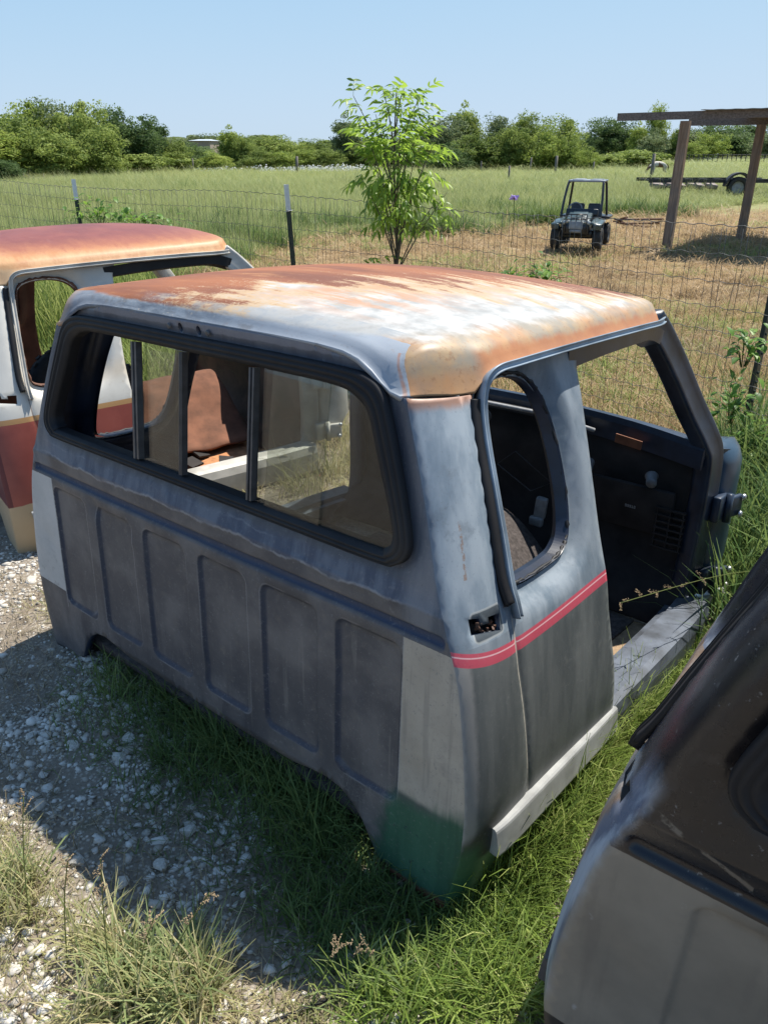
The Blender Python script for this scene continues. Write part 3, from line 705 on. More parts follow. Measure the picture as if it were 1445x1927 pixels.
def paint_roof_slate():
    g = G('rusted_slate_roof', .5); o = g.obj(); u, v, w = g.sep(o)
    n1 = g.noise(o, 3.5, 6, .62, stretch=(.35, 1.5, .6)); n2 = g.noise(o, 13, 6, .70, stretch=(.30, 1.7, .6), off=3); n3 = g.noise(o, 70, 4, .7); n4 = g.noise(o, 16, 5, .6)
    rust = g.mix(n1.ss(.35, .68), (.145, .045, .020), (.275, .095, .034)); rust = g.mix(n2.ss(.52, .75)*.6, rust, (.42, .20, .075)); rust = g.mix(n3.ss(.55, .8)*.3, rust, (.13, .05, .035))
    white = g.mix(n4.ss(.3, .7), (.28, .275, .26), (.46, .45, .43)); cream = (.44, .31, .18)
    t = u-(-.14+.74*v-.10*v*v)                       # positive towards the rear right corner
    tw = t+(n2-.5)*1.15+(n1-.5)*.7+(n3-.5)*.22+(n4-.5)*.25
    c = g.mix(tw.ss(-.12, .06), rust, cream); c = g.mix(tw.ss(.02, .24), c, white)
    # streaks of orange left in the pale field
    sk_ = (n2+n4*.15-.075).ss(.46, .56)*t.ss(-.02, .1)*(u+(n4-.5)*.15-v*.06).ss(.60, .30)*(v-.02+u*.05).ss(.13, .34); c = g.mix(sk_*.85, c, (.44, .22, .10))
    # tan rim at the right hand side, then rust beside the drip rail
    er = (.772-u).min(2.0)
    hh = w+(n4-.5)*.035+(n2-.5)*.03
    tan = hh.ss(1.325, 1.305)*u.gt(.3)*v.gt(.10)
    tanc = g.mix(n4.ss(.35, .65), (.25, .215, .165), (.36, .25, .14)); tanc = g.mix((n1*1.0).ss(.42, .62)*.7, tanc, (.40, .19, .075)); tanc = g.mix(hh.ss(1.262, 1.235)*.55, tanc, (.42, .20, .08)); tanc = g.mix(n3.ss(.55, .65)*.4, tanc, (.22, .11, .05)); c = g.mix(tan*u.ss(.55, .66), c, tanc)
    rr = (hh-.006).ss(1.288, 1.270)*v.ss(.27, .31)*u.gt(.6); c = g.mix(rr*.9, c, g.mix(n4, (.30, .10, .035), (.46, .21, .09)))
    # rear flange: grey blue paint with a rusty hairline
    fl = (w+(n4-.5)*.012).ss(1.318, 1.310)*v.lt(.16)*(u+w*.45-.594-.655).lt(0); flc = g.mix(n2.ss(.4, .62), (.10, .12, .15), (.26, .29, .32)); flc = g.mix(u.ss(-.1, .35)*.8, flc, (.30, .33, .37)); flc = g.mix((n4*n2).ss(.28, .36)*.5, flc, (.10, .09, .085))
    flc = g.mix(u.ss(-.35, -.62)*.6, flc, (.12, .13, .16)); c = g.mix(fl, c, flc)
    smear = ((w-1.325-(n2-.5)*.03).abs().ss(.014, .006))*v.lt(.2)*u.ss(-.35, -.15)*u.lt(.66); c = g.mix(smear*n4.ss(.4, .6)*.6, c, (.14, .17, .20))
    hl = ((v-VR0(w, g)-.0005)).abs()
    # rusty crease running down to the rear corner
    cr = ((u-.690)+(w-1.225)*.55).abs().ss(.005, .001)*v.lt(.2)*w.lt(1.29)*n4.ss(.35, .5); c = g.mix(cr*.6, c, (.34, .14, .06))
    front = (v+(n2-.5)*.1).ss(1.39, 1.43); c = g.mix(front*.5, c, (.3, .2, .14))
    left = (u+(n1-.5)*.2).ss(-.62, -.72)*hh.ss(1.33, 1.29); c = g.mix(left*.7, c, (.50, .30, .15))
    c = g.mix(n3.ss(.60, .72)*.25, c, (.25, .14, .08)); pit = g.voro(o, 150).ss(.16, .08)*g.noise(o, 9, 3, .6, off=5).ss(.50, .60); c = g.mix(pit*.6, c, (.12, .045, .02)); flk = g.noise(o, 120, 3, .7).ss(.60, .66)*tw.ss(-.30, -.05)*tw.ss(.05, -.05); c = g.mix(flk*.6, c, (.58, .50, .38))
    g.set(color=c, rough=(n4*.25+.34+tw.ss(.1, -.1)*.22), spec=.45); g.bump(n3*.5+n4, .10, .004); return g.mat
def VR0(w, g): return .035+(w-.76).max(0)*.135
def paint_white_red():
    g = G('white_and_red_paint', .45); o, u, v, w, D = base_coords(g); n1 = g.noise(o, 4, 5, .6); n2 = g.noise(o, 25, 5, .6); n3 = g.noise(o, 80, 3, .6)
    wh = g.mix(n1.ss(.3, .7), (.46, .44, .40), (.60, .58, .53)); wh = g.mix(n2.ss(.6, .75)*.5, wh, (.42, .36, .27))
    q = (w-.79).abs().ss(.08, .0)*v.gt(.2)*w.gt(.7); wh = g.mix(q*.35, wh, (.5, .36, .20))
    red = g.mix(n1.ss(.3, .7), (.21, .045, .035), (.30, .075, .055)); drk = (.10, .012, .018)
    red = g.mix(D.abs().lt(.93), red, drk); wst = .672+(v*-11)._m('EXPONENT')*.03
    c = g.mix(w.ss(.652, .650), wh, (.42, .24, .10)); c = g.mix(w.lt(.628), c, red)
    c = g.mix((w+(n2-.5)*.01-v*.1).ss(.250, .245), c, g.mix(n1, (.34, .25, .15), (.46, .35, .22)))
    ru = g.voro(o, 18).ss(.18, .08)*g.noise(o, 4, 2, off=6).ss(.60, .68); c = g.mix(ru*.5, c, (.2, .09, .04))
    seam = (v-.2235-(.60-w).max(0)*.12).abs().ss(.0036, .0016)*w.lt(.725); c = g.mix(seam*.6, c, (.12, .06, .04))
    g.set(color=c, rough=n2*.25+.35); g.bump(n3*.3+n2*.5-seam*2, .1, .004); return g.mat
def paint_roof_maroon():
    g = G('rusted_maroon_roof', .5); o = g.obj(); u, v, w = g.sep(o); n1 = g.noise(o, 3, 6, .62); n2 = g.noise(o, 12, 5, .65, stretch=(.5, 1.6, 1)); n3 = g.noise(o, 120, 4, .7)
    ma = g.mix(n1.ss(.3, .7), (.150, .036, .030), (.235, .066, .044)); ma = g.mix(n2.ss(.55, .8)*.5, ma, (.28, .12, .09))
    hh = w+(n2-.5)*.05+(n1-.5)*.03+(n3-.5)*.03-(.35-v).max(0)*.14
    rim = g.mix(n2.ss(.35, .65), (.40, .18, .07), (.50, .28, .13)); rim = g.mix((hh).ss(1.27, 1.25)*.6, rim, (.55, .40, .24))
    c = g.mix(hh.ss(1.365, 1.315), ma, (.33, .115, .05)); c = g.mix(hh.ss(1.335, 1.300), c, rim)
    c = g.mix(n3.ss(.62, .75)*.35, c, (.12, .05, .04)); g.set(color=c, rough=n2*.2+.42); g.bump(n3+n2, .12, .004); return g.mat
def paint_black_grey():
    g = G('black_and_grey_paint', .3); o, u, v, w, D = base_coords(g); n1 = g.noise(o, 4, 5, .6); n2 = g.noise(o, 25, 5, .6); n3 = g.noise(o, 80, 3, .6); nst = g.noise(o, 16, 4, .6, stretch=(1, 1, .15))
    lo = g.mix(n1.ss(.3, .7), (.135, .120, .098), (.195, .174, .142)); lo = g.mix(nst.ss(.55, .7)*.35, lo, (.09, .08, .07))
    up = g.mix(n1.ss(.4, .75), (.006, .006, .008), (.020, .015, .014)); up = g.mix((n2*n1).ss(.3, .42)*.3, up, (.06, .05, .045))
    b = w+(n3-.5)*.002; c = g.mix(b.ss(.6865, .6885), lo, up)
    gro = (w-.712).abs().ss(.016, .010)*u.abs().lt(.875); c = g.mix(gro*.8, c, (.006, .006, .010))
    au = u.abs()
    # worn streaks down the corner
    d2 = D.abs()+(n2-.5)*.03
    wn = d2.ss(.885, .925); cs = g.mix(nst.ss(.4, .6), (.12, .14, .19), (.36, .40, .45)); c = g.mix(wn*w.ss(.20, .3)*(w+(n2-.5)*.06).ss(.86, .78), c, cs)
    w3 = (D.abs()+(n2-.5)*.05).ss(.965, .99)*w.lt(.74); c = g.mix(w3, c, g.mix(nst.ss(.3, .7), (.20, .12, .07), (.36, .33, .30)))
    w4 = D.abs().ss(.97, .99)*w.ss(.74, .8); c = g.mix(w4, c, (.02, .022, .03))
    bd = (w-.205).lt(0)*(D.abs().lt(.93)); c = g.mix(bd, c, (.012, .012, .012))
    rm = (u+.935).abs().lt(.008)*(w-.700).abs().lt(.014)*v.lt(.045); c = g.mix(rm, c, (.45, .02, .02))
    sc1 = ((w-.775-(u+.8)*-.35)+(n2-.5)*.012).abs().ss(.006, .002)*u.lt(-.70)*u.gt(-.86); c = g.mix(sc1*.35*n2.ss(.45, .55), c, (.30, .25, .19))
    gw = g.voro(g.com(u*1.4, v*1.4, w*.8), 11).ss(.12, .05)*n2.ss(.5, .6)*.6; c = g.mix(gw, c, (.3, .3, .3))
    dust = n3.ss(.66, .72)*w.gt(.69)*.35; c = g.mix(dust, c, (.3, .29, .28))
    ro = w.ss(.66, .70)*-.24+.44+n2*.14; g.set(color=c, rough=ro, spec=.45); g.bump(n2*.5, .06, .004); return g.mat
def glassmat():
    g = G('dusty_glass', .05); o = g.obj(); n = g.noise(o, 7, 5, .65); n2 = g.noise(o, 60, 4, .7); _, _, w = g.sep(o)
    t = g.t; tr = t.nodes.new('ShaderNodeBsdfTransparent'); tr.inputs[0].default_value = (.80, .82, .80, 1)
    gl = t.nodes.new('ShaderNodeBsdfGlossy'); gl.inputs['Roughness'].default_value = .006
    fr = t.nodes.new('ShaderNodeLayerWeight')
    m1 = t.nodes.new('ShaderNodeMixShader'); g.link(S(g, fr.outputs[1]).pow(3)*.6+.032, m1.inputs[0]); t.links.new(tr.outputs[0], m1.inputs[1]); t.links.new(gl.outputs[0], m1.inputs[2])
    df = t.nodes.new('ShaderNodeBsdfDiffuse'); df.inputs[0].default_value = (.42, .40, .36, 1)
    dust = n.ss(.50, .80)*.035+n2.ss(.70, .75)*.02+.001+w.ss(1.12, 1.2)*.03
    m2 = t.nodes.new('ShaderNodeMixShader'); g.link(dust, m2.inputs[0]); t.links.new(m1.outputs[0], m2.inputs[1]); t.links.new(df.outputs[0], m2.inputs[2])
    t.links.new(m2.outputs[0], g.out.inputs[0]); return g.mat
MAT = {}
MAT['slate'] = paint_slate(); MAT['roof_a'] = paint_roof_slate(); MAT['wr'] = paint_white_red(); MAT['roof_b'] = paint_roof_maroon(); MAT['bg'] = paint_black_grey()
MAT['glass'] = glassmat()
def rubmat():
    g = G('weathered_rubber', .42); o = g.obj(); n = g.noise(o, 30, 4); n2 = g.noise(o, 3, 4)
    g.set(color=g.mix(n2.ss(.45, .8), (.008, .008, .010), (.024, .023, .023)), rough=n*.2+.52, spec=.3); return g.mat
MAT['rubber'] = rubmat()
MAT['navy'] = simple('navy_inner_steel', (.010, .017, .036), .42, var=.5, scale=12)
MAT['jamb'] = simple('dark_blue_steel', (.016, .026, .046), .38, var=.55, scale=9)
MAT['black'] = simple('black_void_plastic', (.010, .010, .012), .6, var=.4)
MAT['bluelight'] = simple('pale_blue_paint', (.20, .25, .30), .4, var=.35, scale=8)
MAT['sill'] = simple('worn_blue_sill', (.066, .078, .10), .5, var=.7, scale=9, bump=.1)
MAT['mould'] = simple('faded_grey_moulding', (.29, .295, .29), .5, var=.25, scale=14, bump=.08)
MAT['fibre'] = simple('dark_fibre_board', (.022, .018, .017), .85, var=.5, scale=12)
MAT['cowlside'] = simple('deep_blue_cowl_paint', (.030, .055, .085), .28, var=.4, scale=6)
MAT['carpet_d'] = simple('dark_matted_carpet', (.060, .050, .047), .95, var=.5, scale=60, bump=.8)
MAT['carpet_o'] = simple('rust_orange_carpet', (.42, .19, .085), .95, var=.35, scale=25, bump=.5)
MAT['rusty_in'] = simple('rust_brown_inner', (.10, .045, .028), .7, var=.6, scale=7)
MAT['white_in'] = simple('cream_jamb', (.42, .40, .36), .5, var=.3, scale=8)
MAT['bright'] = simple('bright_bolt', (.45, .45, .46), .35, metal=.7)
MAT['alu'] = simple('grey_window_bar', (.060, .062, .068), .35, metal=.3, var=.3)
MAT['zinc'] = simple('galvanised_bracket', (.42, .43, .44), .4, metal=.5, var=.3, scale=20)
MAT['plate'] = simple('brown_paper_label', (.22, .085, .045), .8, var=.3, scale=20)
MAT['tyre'] = simple('tyre_rubber', (.022, .021, .020), .8, var=.4, scale=20, bump=.3)
MAT['greypl'] = simple('grey_plastic', (.30, .30, .30), .5)
# ============================================================ the three cabs
GRP = 'stripped truck cabs standing in a row'
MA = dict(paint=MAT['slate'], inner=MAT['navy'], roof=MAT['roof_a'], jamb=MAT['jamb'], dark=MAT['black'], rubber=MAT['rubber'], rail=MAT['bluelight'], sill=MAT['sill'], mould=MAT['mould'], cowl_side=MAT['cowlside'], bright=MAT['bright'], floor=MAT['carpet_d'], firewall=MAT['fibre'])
MBm = dict(MA, paint=MAT['wr'], inner=MAT['rusty_in'], roof=MAT['roof_b'], jamb=MAT['white_in'], rail=MAT['white_in'], sill=MAT['white_in'], mould=MAT['mould'], cowl_side=MAT['white_in'], header=MAT['rubber'], floor=MAT['carpet_o'], firewall=MAT['rusty_in'])
MC = dict(MA, paint=MAT['bg'], inner=MAT['black'], roof=MAT['roof_b'], jamb=MAT['black'], rail=MAT['rubber'], sill=MAT['black'], mould=simple('dark_grey_moulding', (.07, .068, .075), .5), cowl_side=MAT['black'], floor=MAT['carpet_d'])
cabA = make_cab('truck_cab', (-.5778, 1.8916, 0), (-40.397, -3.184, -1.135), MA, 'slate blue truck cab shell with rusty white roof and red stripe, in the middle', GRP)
cabB = make_cab('truck_cab', (-2.288, 4.017, -.093), (-54.71, .81, -1.8), MBm, 'white and red truck cab shell with maroon rusted roof, at the left edge', GRP)
cabC = make_cab('truck_cab', (1.055, .362, -.012), (-35.5, 1.6, 1.8), MC, 'black and grey truck cab shell cut off by the lower right corner', GRP)
# --- details of the middle cab
A = cabA
link('pane', shared('pr', pane_round), A, [MAT['glass']])
link('pane', shared('pm', lambda: pane_mesh(-.245, -.045, .006)), A, [MAT['glass']])
link('pane', shared('ps', lambda: pane_mesh(.30, .49, -.002)), A, [MAT['glass']])
for ut, ub, wd in ((-.268, -.240, .027), (-.050, -.030, .012), (.234, .252, .020)):
    link('window_bar', bar_mesh(ut, ub, wd), A, [MAT['alu']])
# lamp recess with two wire holes
m = MB(); 
for sx in (-1, 1):
    m = MB(); m.lathe([(.0, .002), (.006, .003), (.009, .0)], Matrix.Translation(rp(-.027+sx*.082, 1.265, -.008)) @ Matrix.Rotation(math.pi/2, 4, 'X'), 10); m.build('lamp_screw', MAT['alu'], A)
m = MB(); m.box(rp(-.027, 1.266, .020), (.19, .004, .03), rot=(-.13, 0, 0)); m.build('lamp_recess', MAT['black'], A)
# torn edge in the clip holes, both corners
for s in (1, -1):
    m = MB()
    for i in range(9):
        a = i/9*2*math.pi; v = .137+.030*math.cos(a); w = .730+.010*math.sin(a)-.010*math.cos(a)
        m.box((s*(float(Uw(w))-.014+.002*math.sin(i*5)), v, w), (.012, .007, .005), rot=(i, i*2.0, i*.7))
    o = m.build('clip_hole_edge', MAT['rusty_in'], A); o['kind'] = 'stuff'
    m = MB(); m.box((s*(float(Uw(.738))-.035), .138, .738), (.004, .12, .09), rot=(0, -s*.35, 0)); m.build('clip_backing', MAT['black'], A)
# firewall furniture
m = MB(); m.box((.565, 1.635, .755), (.105, .004, .036), rot=(.15, .12, .05)); m.build('paper_label', MAT['plate'], A)
for (x, y, z, r) in ((.672, 1.64, .638, .020), (.41, 1.645, .632, .020), (-.09, 1.63, .735, .03)):
    m = MB(); m.lathe([(0, .05), (r*.9, .05), (r, .045), (r, 0), (r*1.25, -.004)], Matrix.Translation((x, y, z)) @ Matrix.Rotation(math.pi/2+.3, 4, 'X') @ Matrix.Rotation(.4, 4, 'Y'), 16); m.build('firewall_plug', simple('dusty_plug', (.16, .16, .165), .6), A)
m = MB(); m.lathe([(.005, .008), (.012, .01), (.018, .006), (.019, 0)], Matrix.Translation((.752, 1.655, .735)) @ Matrix.Rotation(math.pi/2, 4, 'X'), 16); m.build('grommet', MAT['zinc'], A)
m = MB(); m.box((.60, 1.655, .50), (.34, .02, .19), rot=(.1, 0, 0), bev=.006); hb = m.build('heater_box', MAT['fibre'], A)
grl = MB()
for i in range(7): grl.box((.765, 1.640, .40+i*.026-.03), (.115, .012, .007))
for i in range(3): grl.box((.715+i*.05, 1.642, .448), (.006, .012, .17))
grl.build('vent_grille', MAT['fibre'], A)
tx = MB()
def letters(mb, s, x, y, z, h):
    F5 = {'D': ['110', '101', '101', '101', '110'], 'A': ['010', '101', '111', '101', '101'], 'U': ['101', '101', '101', '101', '111'], 'N': ['111', '101', '101', '101', '101'], 'T': ['111', '010', '010', '010', '010'],
          '5': ['111', '100', '111', '001', '111'], '0': ['111', '101', '101', '101', '111'], '6': ['111', '100', '111', '101', '111'], '1': ['010', '110', '010', '010', '111'], '9': ['111', '101', '111', '001', '111'], 'B': ['110', '101', '110', '101', '110']}
    p = h/5
    for k, ch in enumerate(s):
        if ch == ' ': continue
        for r, row in enumerate(F5[ch]):
            for c, b in enumerate(row):
                if b == '1': mb.box((x+(k*4+c)*p, y, z-r*p), (p*.92, .0015, p*.92))
letters(tx, 'DAUNT 500', .560, 1.6435, .535, .011); letters(tx, '99910', .585, 1.6435, .505, .011)
tx.build('stencilled_text', MAT['greypl'], A)
# wire frame and odd brackets on the bulkhead
m = MB(); m.tube([(.02, 1.60, .55), (.19, 1.60, .47), (.27, 1.62, .52), (.08, 1.64, .61), (.02, 1.60, .55)], .0022, 5); m.build('wire_frame', MAT['alu'], A)
m = MB(); m.box((.235, 1.62, .40), (.05, .03, .10), rot=(.1, .1, .2), bev=.01); m.box((.225, 1.61, .34), (.06, .03, .04), bev=.008); m.build('plastic_bracket', MAT['greypl'], A)
m = MB(); m.tube([(-.78, 1.60, .775), (-.4, 1.645, .79), (.2, 1.655, .79), (.42, 1.64, .77)], .009, 8); m.build('demister_tube', MAT['greypl'], A)
# carpet thrown over the tunnel, wrinkled
def hump(x, y):
    a = math.exp(-((x-.12)/.26)**2)*.30*min(1, max(0, (y-.55)/.35)); b = .10*math.exp(-((x-.55)**2+(y-.30)**2)/.04)
    return a+b+.012*noise.noise(Vector((x*7, y*7, 3)))
cm = slab('carpet', -.55, .74, .16, 1.5, .092, .006, .03, hump=hump); co = link('carpet', cm, A, [MAT['carpet_d']]); mm = co.modifiers.new('thickness', 'SOLIDIFY'); mm.thickness = .012; mm.offset = 1
cm2 = slab('floor_carpet', .60, .85, 1.0, 1.52, .094, .006, .03); link('floor_carpet', cm2, A, [simple('sandy_floor_dirt', (.26, .18, .11), .95, var=.4, scale=30, bump=.6)])
# zinc fender bracket at the end of the sill
m = MB(); m.box((.91, 1.80, .115), (.05, .15, .13), rot=(.1, .05, -.25), bev=.01); m.box((.945, 1.875, .10), (.05, .02, .13), rot=(.1, .05, -.25), bev=.004); fb = m.build('fender_bracket', MAT['zinc'], A)
m = MB()
for i, (y, z) in enumerate(((1.86, .13), (1.89, .075), (1.76, .16))): m = MB(); m.lathe([(0, .01), (.008, .01), (.011, .004), (.011, 0)], Matrix.Translation((.974, y, z)) @ Matrix.Rotation(math.pi/2, 4, 'Y'), 8); m.build('bracket_bolt', MAT['rusty_in'], fb)
# old adhesive round the quarter window openings
for root, mt in ((cabA, MAT['black']), (cabB, MAT['rusty_in'])):
    for s in (1, -1):
        def bead(s=s):
            m = MB(); n = len(q_hole); pts = []; rr = []
            for i, (v, w) in enumerate(q_hole):
                pts.append((s*(float(Uw(w))-.030+.0015*math.sin(i*2.3)), v+.002*math.sin(i*1.7), w+.002*math.cos(i*2.9))); rr.append(.0045+.0025*math.sin(i*1.9)*math.sin(i*.7))
            pts.append(pts[0]); rr.append(rr[0]); m.tube(pts, rr, 6, cap=False); return m.mesh('window_sealant')
        link('window_sealant', shared(('bead', s), bead), root, [mt])
# --- left cab: rounded seat-shaped hump and scraps inside
def hump2(x, y): return .36*math.exp(-((x+.05)/.38)**2)*min(1, max(0, (y-.55)/.5))+.02*noise.noise(Vector((x*6, y*6, 5)))
cm = slab('seat_hump', -.62, .50, .3, 1.5, .10, .008, .035, hump=hump2); fo = link('carpet', slab('carpet', -.8, .82, .2, 1.55, .105, .010, .035), cabB, [MAT['carpet_o']]); co = link('seat_hump', cm, cabB, [simple('brown_worn_cover', (.15, .062, .034), .9, var=.4, scale=9, bump=.4)]); mm = co.modifiers.new('thickness', 'SOLIDIFY'); mm.thickness = .015; mm.offset = 1
m = MB()
for x, y, s, r in ((.62, 1.05, .10, .3), (.70, 1.22, .08, 1.2), (.50, 1.15, .09, 2.0), (.74, .95, .07, .8)): m = MB(); m.box((x, y, .135+.02*s), (s, s*.8, .012), rot=(.2*r, .2, r)); m.build('floor_scrap', MAT['fibre'], cabB)
pass
link('pane', shared('pb', lambda: pane_mesh(-.70, .70, .006)), cabC, [MAT['glass']])
# worn tyre leaning inside the left cab
Rb = cabB.rotation_euler.to_matrix(); tl = Vector((-.10, .62, .36))
t = empty('tyre', Vector(cabB.location)+Rb @ Vector((-.12, .70, .095)))
tag(t, 'worn grey tyre leaning inside the white and red cab', 'tyre')
m = MB(); prof = [(.20, -.07), (.22, -.085), (.29, -.088), (.318, -.07), (.325, -.03), (.325, .03), (.318, .07), (.29, .088), (.22, .085), (.20, .07), (.195, 0), (.20, -.07)]
Mt = Matrix.Translation((0, 0, .325)) @ Matrix.Rotation(R_(35), 4, 'Z') @ Matrix.Rotation(R_(80), 4, 'X'); m.lathe(prof, Mt, 32); m.build('tread', MAT['tyre'], t)
m = MB()
for i in range(40):
    a = i/40*2*math.pi; M2 = Mt @ Matrix.Rotation(a, 4, 'Z') @ Matrix.Translation((.326, 0, .035*(1 if i % 2 else -1)))
    q = MB(); q.box((0, 0, 0), (.012, .03, .055)); m.add([M2 @ Vector(p) for p in q.v], q.f)
o = m.build('tread_blocks', MAT['tyre'], t); o['kind'] = 'stuff'
# ============================================================ placing by direction and distance
_fw = Vector((0, math.cos(R_(PITCH)), -math.sin(R_(PITCH)))); _up = Vector((0, math.sin(R_(PITCH)), math.cos(R_(PITCH))))
def ray(px, py): return _fw+Vector((1, 0, 0))*((px-722.5)/FPX)-_up*((py-963.5)/FPX)
def at(px, py, Y): d = ray(px, py); k = Y/d.y; return Vector((d.x*k, Y, CAM_H+d.z*k))
def gp(px, py, z=-.04): d = ray(px, py); k = (z-CAM_H)/d.z; return (d.x*k, d.y*k)
def gpoly(P, z=-.04): return [gp(*p, z) for p in P]
# ============================================================ ground sheets
def grid_mesh(name, xs, ys, zf):
    X, Y = np.meshgrid(xs, ys); Z = zf(X, Y); V = np.stack([X.ravel(), Y.ravel(), Z.ravel()], 1)
    I = np.arange(X.size).reshape(X.shape)
    F = np.stack([I[:-1, :-1].ravel(), I[:-1, 1:].ravel(), I[1:, 1:].ravel(), I[1:, :-1].ravel()], 1)
    return np_mesh(name, V, F, smooth=True)
def vnoise(X, Y, s, seed=0):
    """cheap smooth value noise"""
    r = np.random.default_rng(seed).random((256, 256)); x = X*s+1000; y = Y*s+1000; xi = np.floor(x).astype(int); yi = np.floor(y).astype(int)
    fx = x-xi; fy = y-yi; fx = fx*fx*(3-2*fx); fy = fy*fy*(3-2*fy); a = r[xi % 256, yi % 256]; b = r[(xi+1) % 256, yi % 256]; c = r[xi % 256, (yi+1) % 256]; d = r[(xi+1) % 256, (yi+1) % 256]
    return (a*(1-fx)+b*fx)*(1-fy)+(c*(1-fx)+d*fx)*fy
def fbm(X, Y, s, seed=0, o=4): return sum(vnoise(X, Y, s*2**i, seed+i)*.5**i for i in range(o))/sum(.5**i for i in range(o))
BND = [(-60, 11), (-9, 11), (-2.6, 12.2), (-1.6, 13.5), (-.3, 16.2), (1.6, 17.2), (3.6, 18.3), (5.5, 19.6), (9, 21.5), (60, 28)]
BND = [(-60, 10), (-2.9, 12)]+[gp(*p, 0) for p in ((430, 500), (480, 478), (560, 449), (640, 442), (700, 439), (790, 446), (870, 434), (960, 427), (1000, 417), (1060, 410), (1180, 403), (1290, 396), (1445, 379))]+[(60, 45)]
BND = sorted(BND)
def ybound(x): return np.interp(x, [p[0] for p in BND], [p[1] for p in BND])
def ground_mat():
    g = G('yard_ground', .95); p = g.pos(); x, y, z = g.sep(p); n1 = g.noise(p, 1.6, 5, .6); n2 = g.noise(p, 9, 5, .65); n3 = g.noise(p, 60, 4, .7); vo = g.voro(p, 75, what=1); vd = g.voro(p, 75)
    soil = g.mix(n2.ss(.3, .7), (.125, .098, .074), (.27, .22, .165)); soil = g.mix(n3.ss(.45, .7)*.6, soil, (.34, .295, .235))
    grit = g.mix(vd.ss(.1, .5), (.42, .385, .33), (.2, .17, .135)); near = g.mix((n1+n2*.4).ss(.58, .82), soil, grit)
    near = g.mix((n1*n2).ss(.30, .42)*.4, near, (.10, .105, .05))
    straw = g.mix(n2.ss(.3, .7), (.20, .135, .07), (.31, .225, .12)); straw = g.mix(n3.ss(.4, .7)*.6, straw, (.17, .115, .06)); straw = g.mix(n1.ss(.50, .66)*.7, straw, (.15, .17, .06)); straw = g.mix(g.noise(p, 3.2, 4, .6, off=3).ss(.52, .66)*.6, straw, (.12, .075, .04))
    fld = g.mix(n1.ss(.3, .7), (.14, .17, .05), (.24, .25, .10)); fld = g.mix(g.noise(p, .12, 4).ss(.4, .65)*.6, fld, (.23, .21, .10))
    dist = (y+x*1.27-6.6+(n1-.5)*1.2)                      # fence line
    c = g.mix(dist.ss(-.3, .5), near, straw)
    yb = x.max(-2.0)*.72+16.9; c = g.mix((y-yb+(n1-.5)*2).ss(-.5, .8), c, fld); c = g.mix((x+2.7+(n1-.5)).ss(.4, -.4)*dist.ss(-.3, .5), c, fld)
    g.set(color=c, spec=.2); g.bump(n3*.7+n2, .5, .02); return g.mat
GM = ground_mat()
xs = np.arange(-4.6, 4.2, .035); ys = np.arange(.2, 7.2, .035)
nearg = link('yard_ground', grid_mesh('yard_ground', xs, ys, lambda X, Y: gz(X, Y)+(fbm(X, Y, 5, 3)-.5)*.035+(fbm(X, Y, 22, 9)-.5)*.012), None, [GM]); tag(nearg, kind='structure')
xs = np.concatenate([np.linspace(-900, -60, 15), np.linspace(-50, 70, 170), np.linspace(80, 900, 15)]); ys = np.concatenate([np.linspace(-60, -3, 8), np.linspace(-2, 60, 150), np.linspace(64, 300, 30), np.linspace(350, 1500, 8)])
def zfar(X, Y): return gz(X, Y)-.03+np.where(Y > 7, (fbm(X, Y, .9, 5)-.5)*.10, 0)-np.where((Y < 7.5) & (np.abs(X) < 5), .03, 0)
tag(link('field_ground', grid_mesh('field_ground', xs, ys, zfar), None, [GM]), kind='structure')
# ============================================================ blades
def blades(P, h, w, lean=.5, curl=.6, seg=3, azi=None, tint=None, rg=rng):
    """P (n,3) roots; returns V, F, T of curved tapering blades"""
    n = len(P); h = np.broadcast_to(h, n); w = np.broadcast_to(w, n); a = rg.uniform(0, 2*math.pi, n) if azi is None else azi
    le = rg.uniform(.1, 1, n)*lean; cu = rg.uniform(.2, 1, n)*curl; dx, dy = np.cos(a), np.sin(a)
    fx, fy = np.cos(a+math.pi/2+rg.normal(0, .5, n)), np.sin(a+math.pi/2+rg.normal(0, .5, n)); V = np.zeros((n, seg+1, 2, 3)); x = np.zeros(n); z = np.zeros(n); ang = le.copy()
    for i in range(seg+1):
        t = i/seg; ww = w*(1-t**1.6)*.5+.0004
        c = np.stack([P[:, 0]+dx*x, P[:, 1]+dy*x, P[:, 2]+z], 1); o = np.stack([fx*ww, fy*ww, np.zeros(n)], 1)
        V[:, i, 0] = c-o; V[:, i, 1] = c+o; x = x+np.sin(ang)*h/seg; z = z+np.cos(ang)*h/seg; ang = ang+cu
    b = np.arange(n)*(seg+1)*2; F = np.concatenate([np.stack([b+2*i, b+2*i+1, b+2*i+3, b+2*i+2], 1) for i in range(seg)])
    T = np.repeat(rg.random(n) if tint is None else tint, (seg+1)*2); return V.reshape(-1, 3), F, T
def join(parts):
    Vs, Fs, Ts = [], [], []; b = 0
    for V, F, T in parts: Vs.append(V); Fs.append(F+b); Ts.append(T); b += len(V)
    return np.concatenate(Vs), np.concatenate(Fs), np.concatenate(Ts)
def sample_poly(poly, n, rg=rng):
    P = np.array(poly); lo, hi = P.min(0), P.max(0); out = np.zeros((0, 2))
    while len(out) < n:
        q = rg.uniform(lo, hi, (n*2+50, 2)); out = np.vstack([out, q[in_poly(q[:, 0], q[:, 1], poly)]])
    return out[:n]
def clumped(poly, n, k=9, sp=.03, rg=rng):
    c = sample_poly(poly, max(1, n//k), rg); q = np.repeat(c, k, 0)+rg.normal(0, sp, (len(c)*k, 2)); return q
def z3(q): return np.column_stack([q, gz(q[:, 0], q[:, 1])+(fbm(q[:, 0], q[:, 1], 5, 3)-.5)*.035])
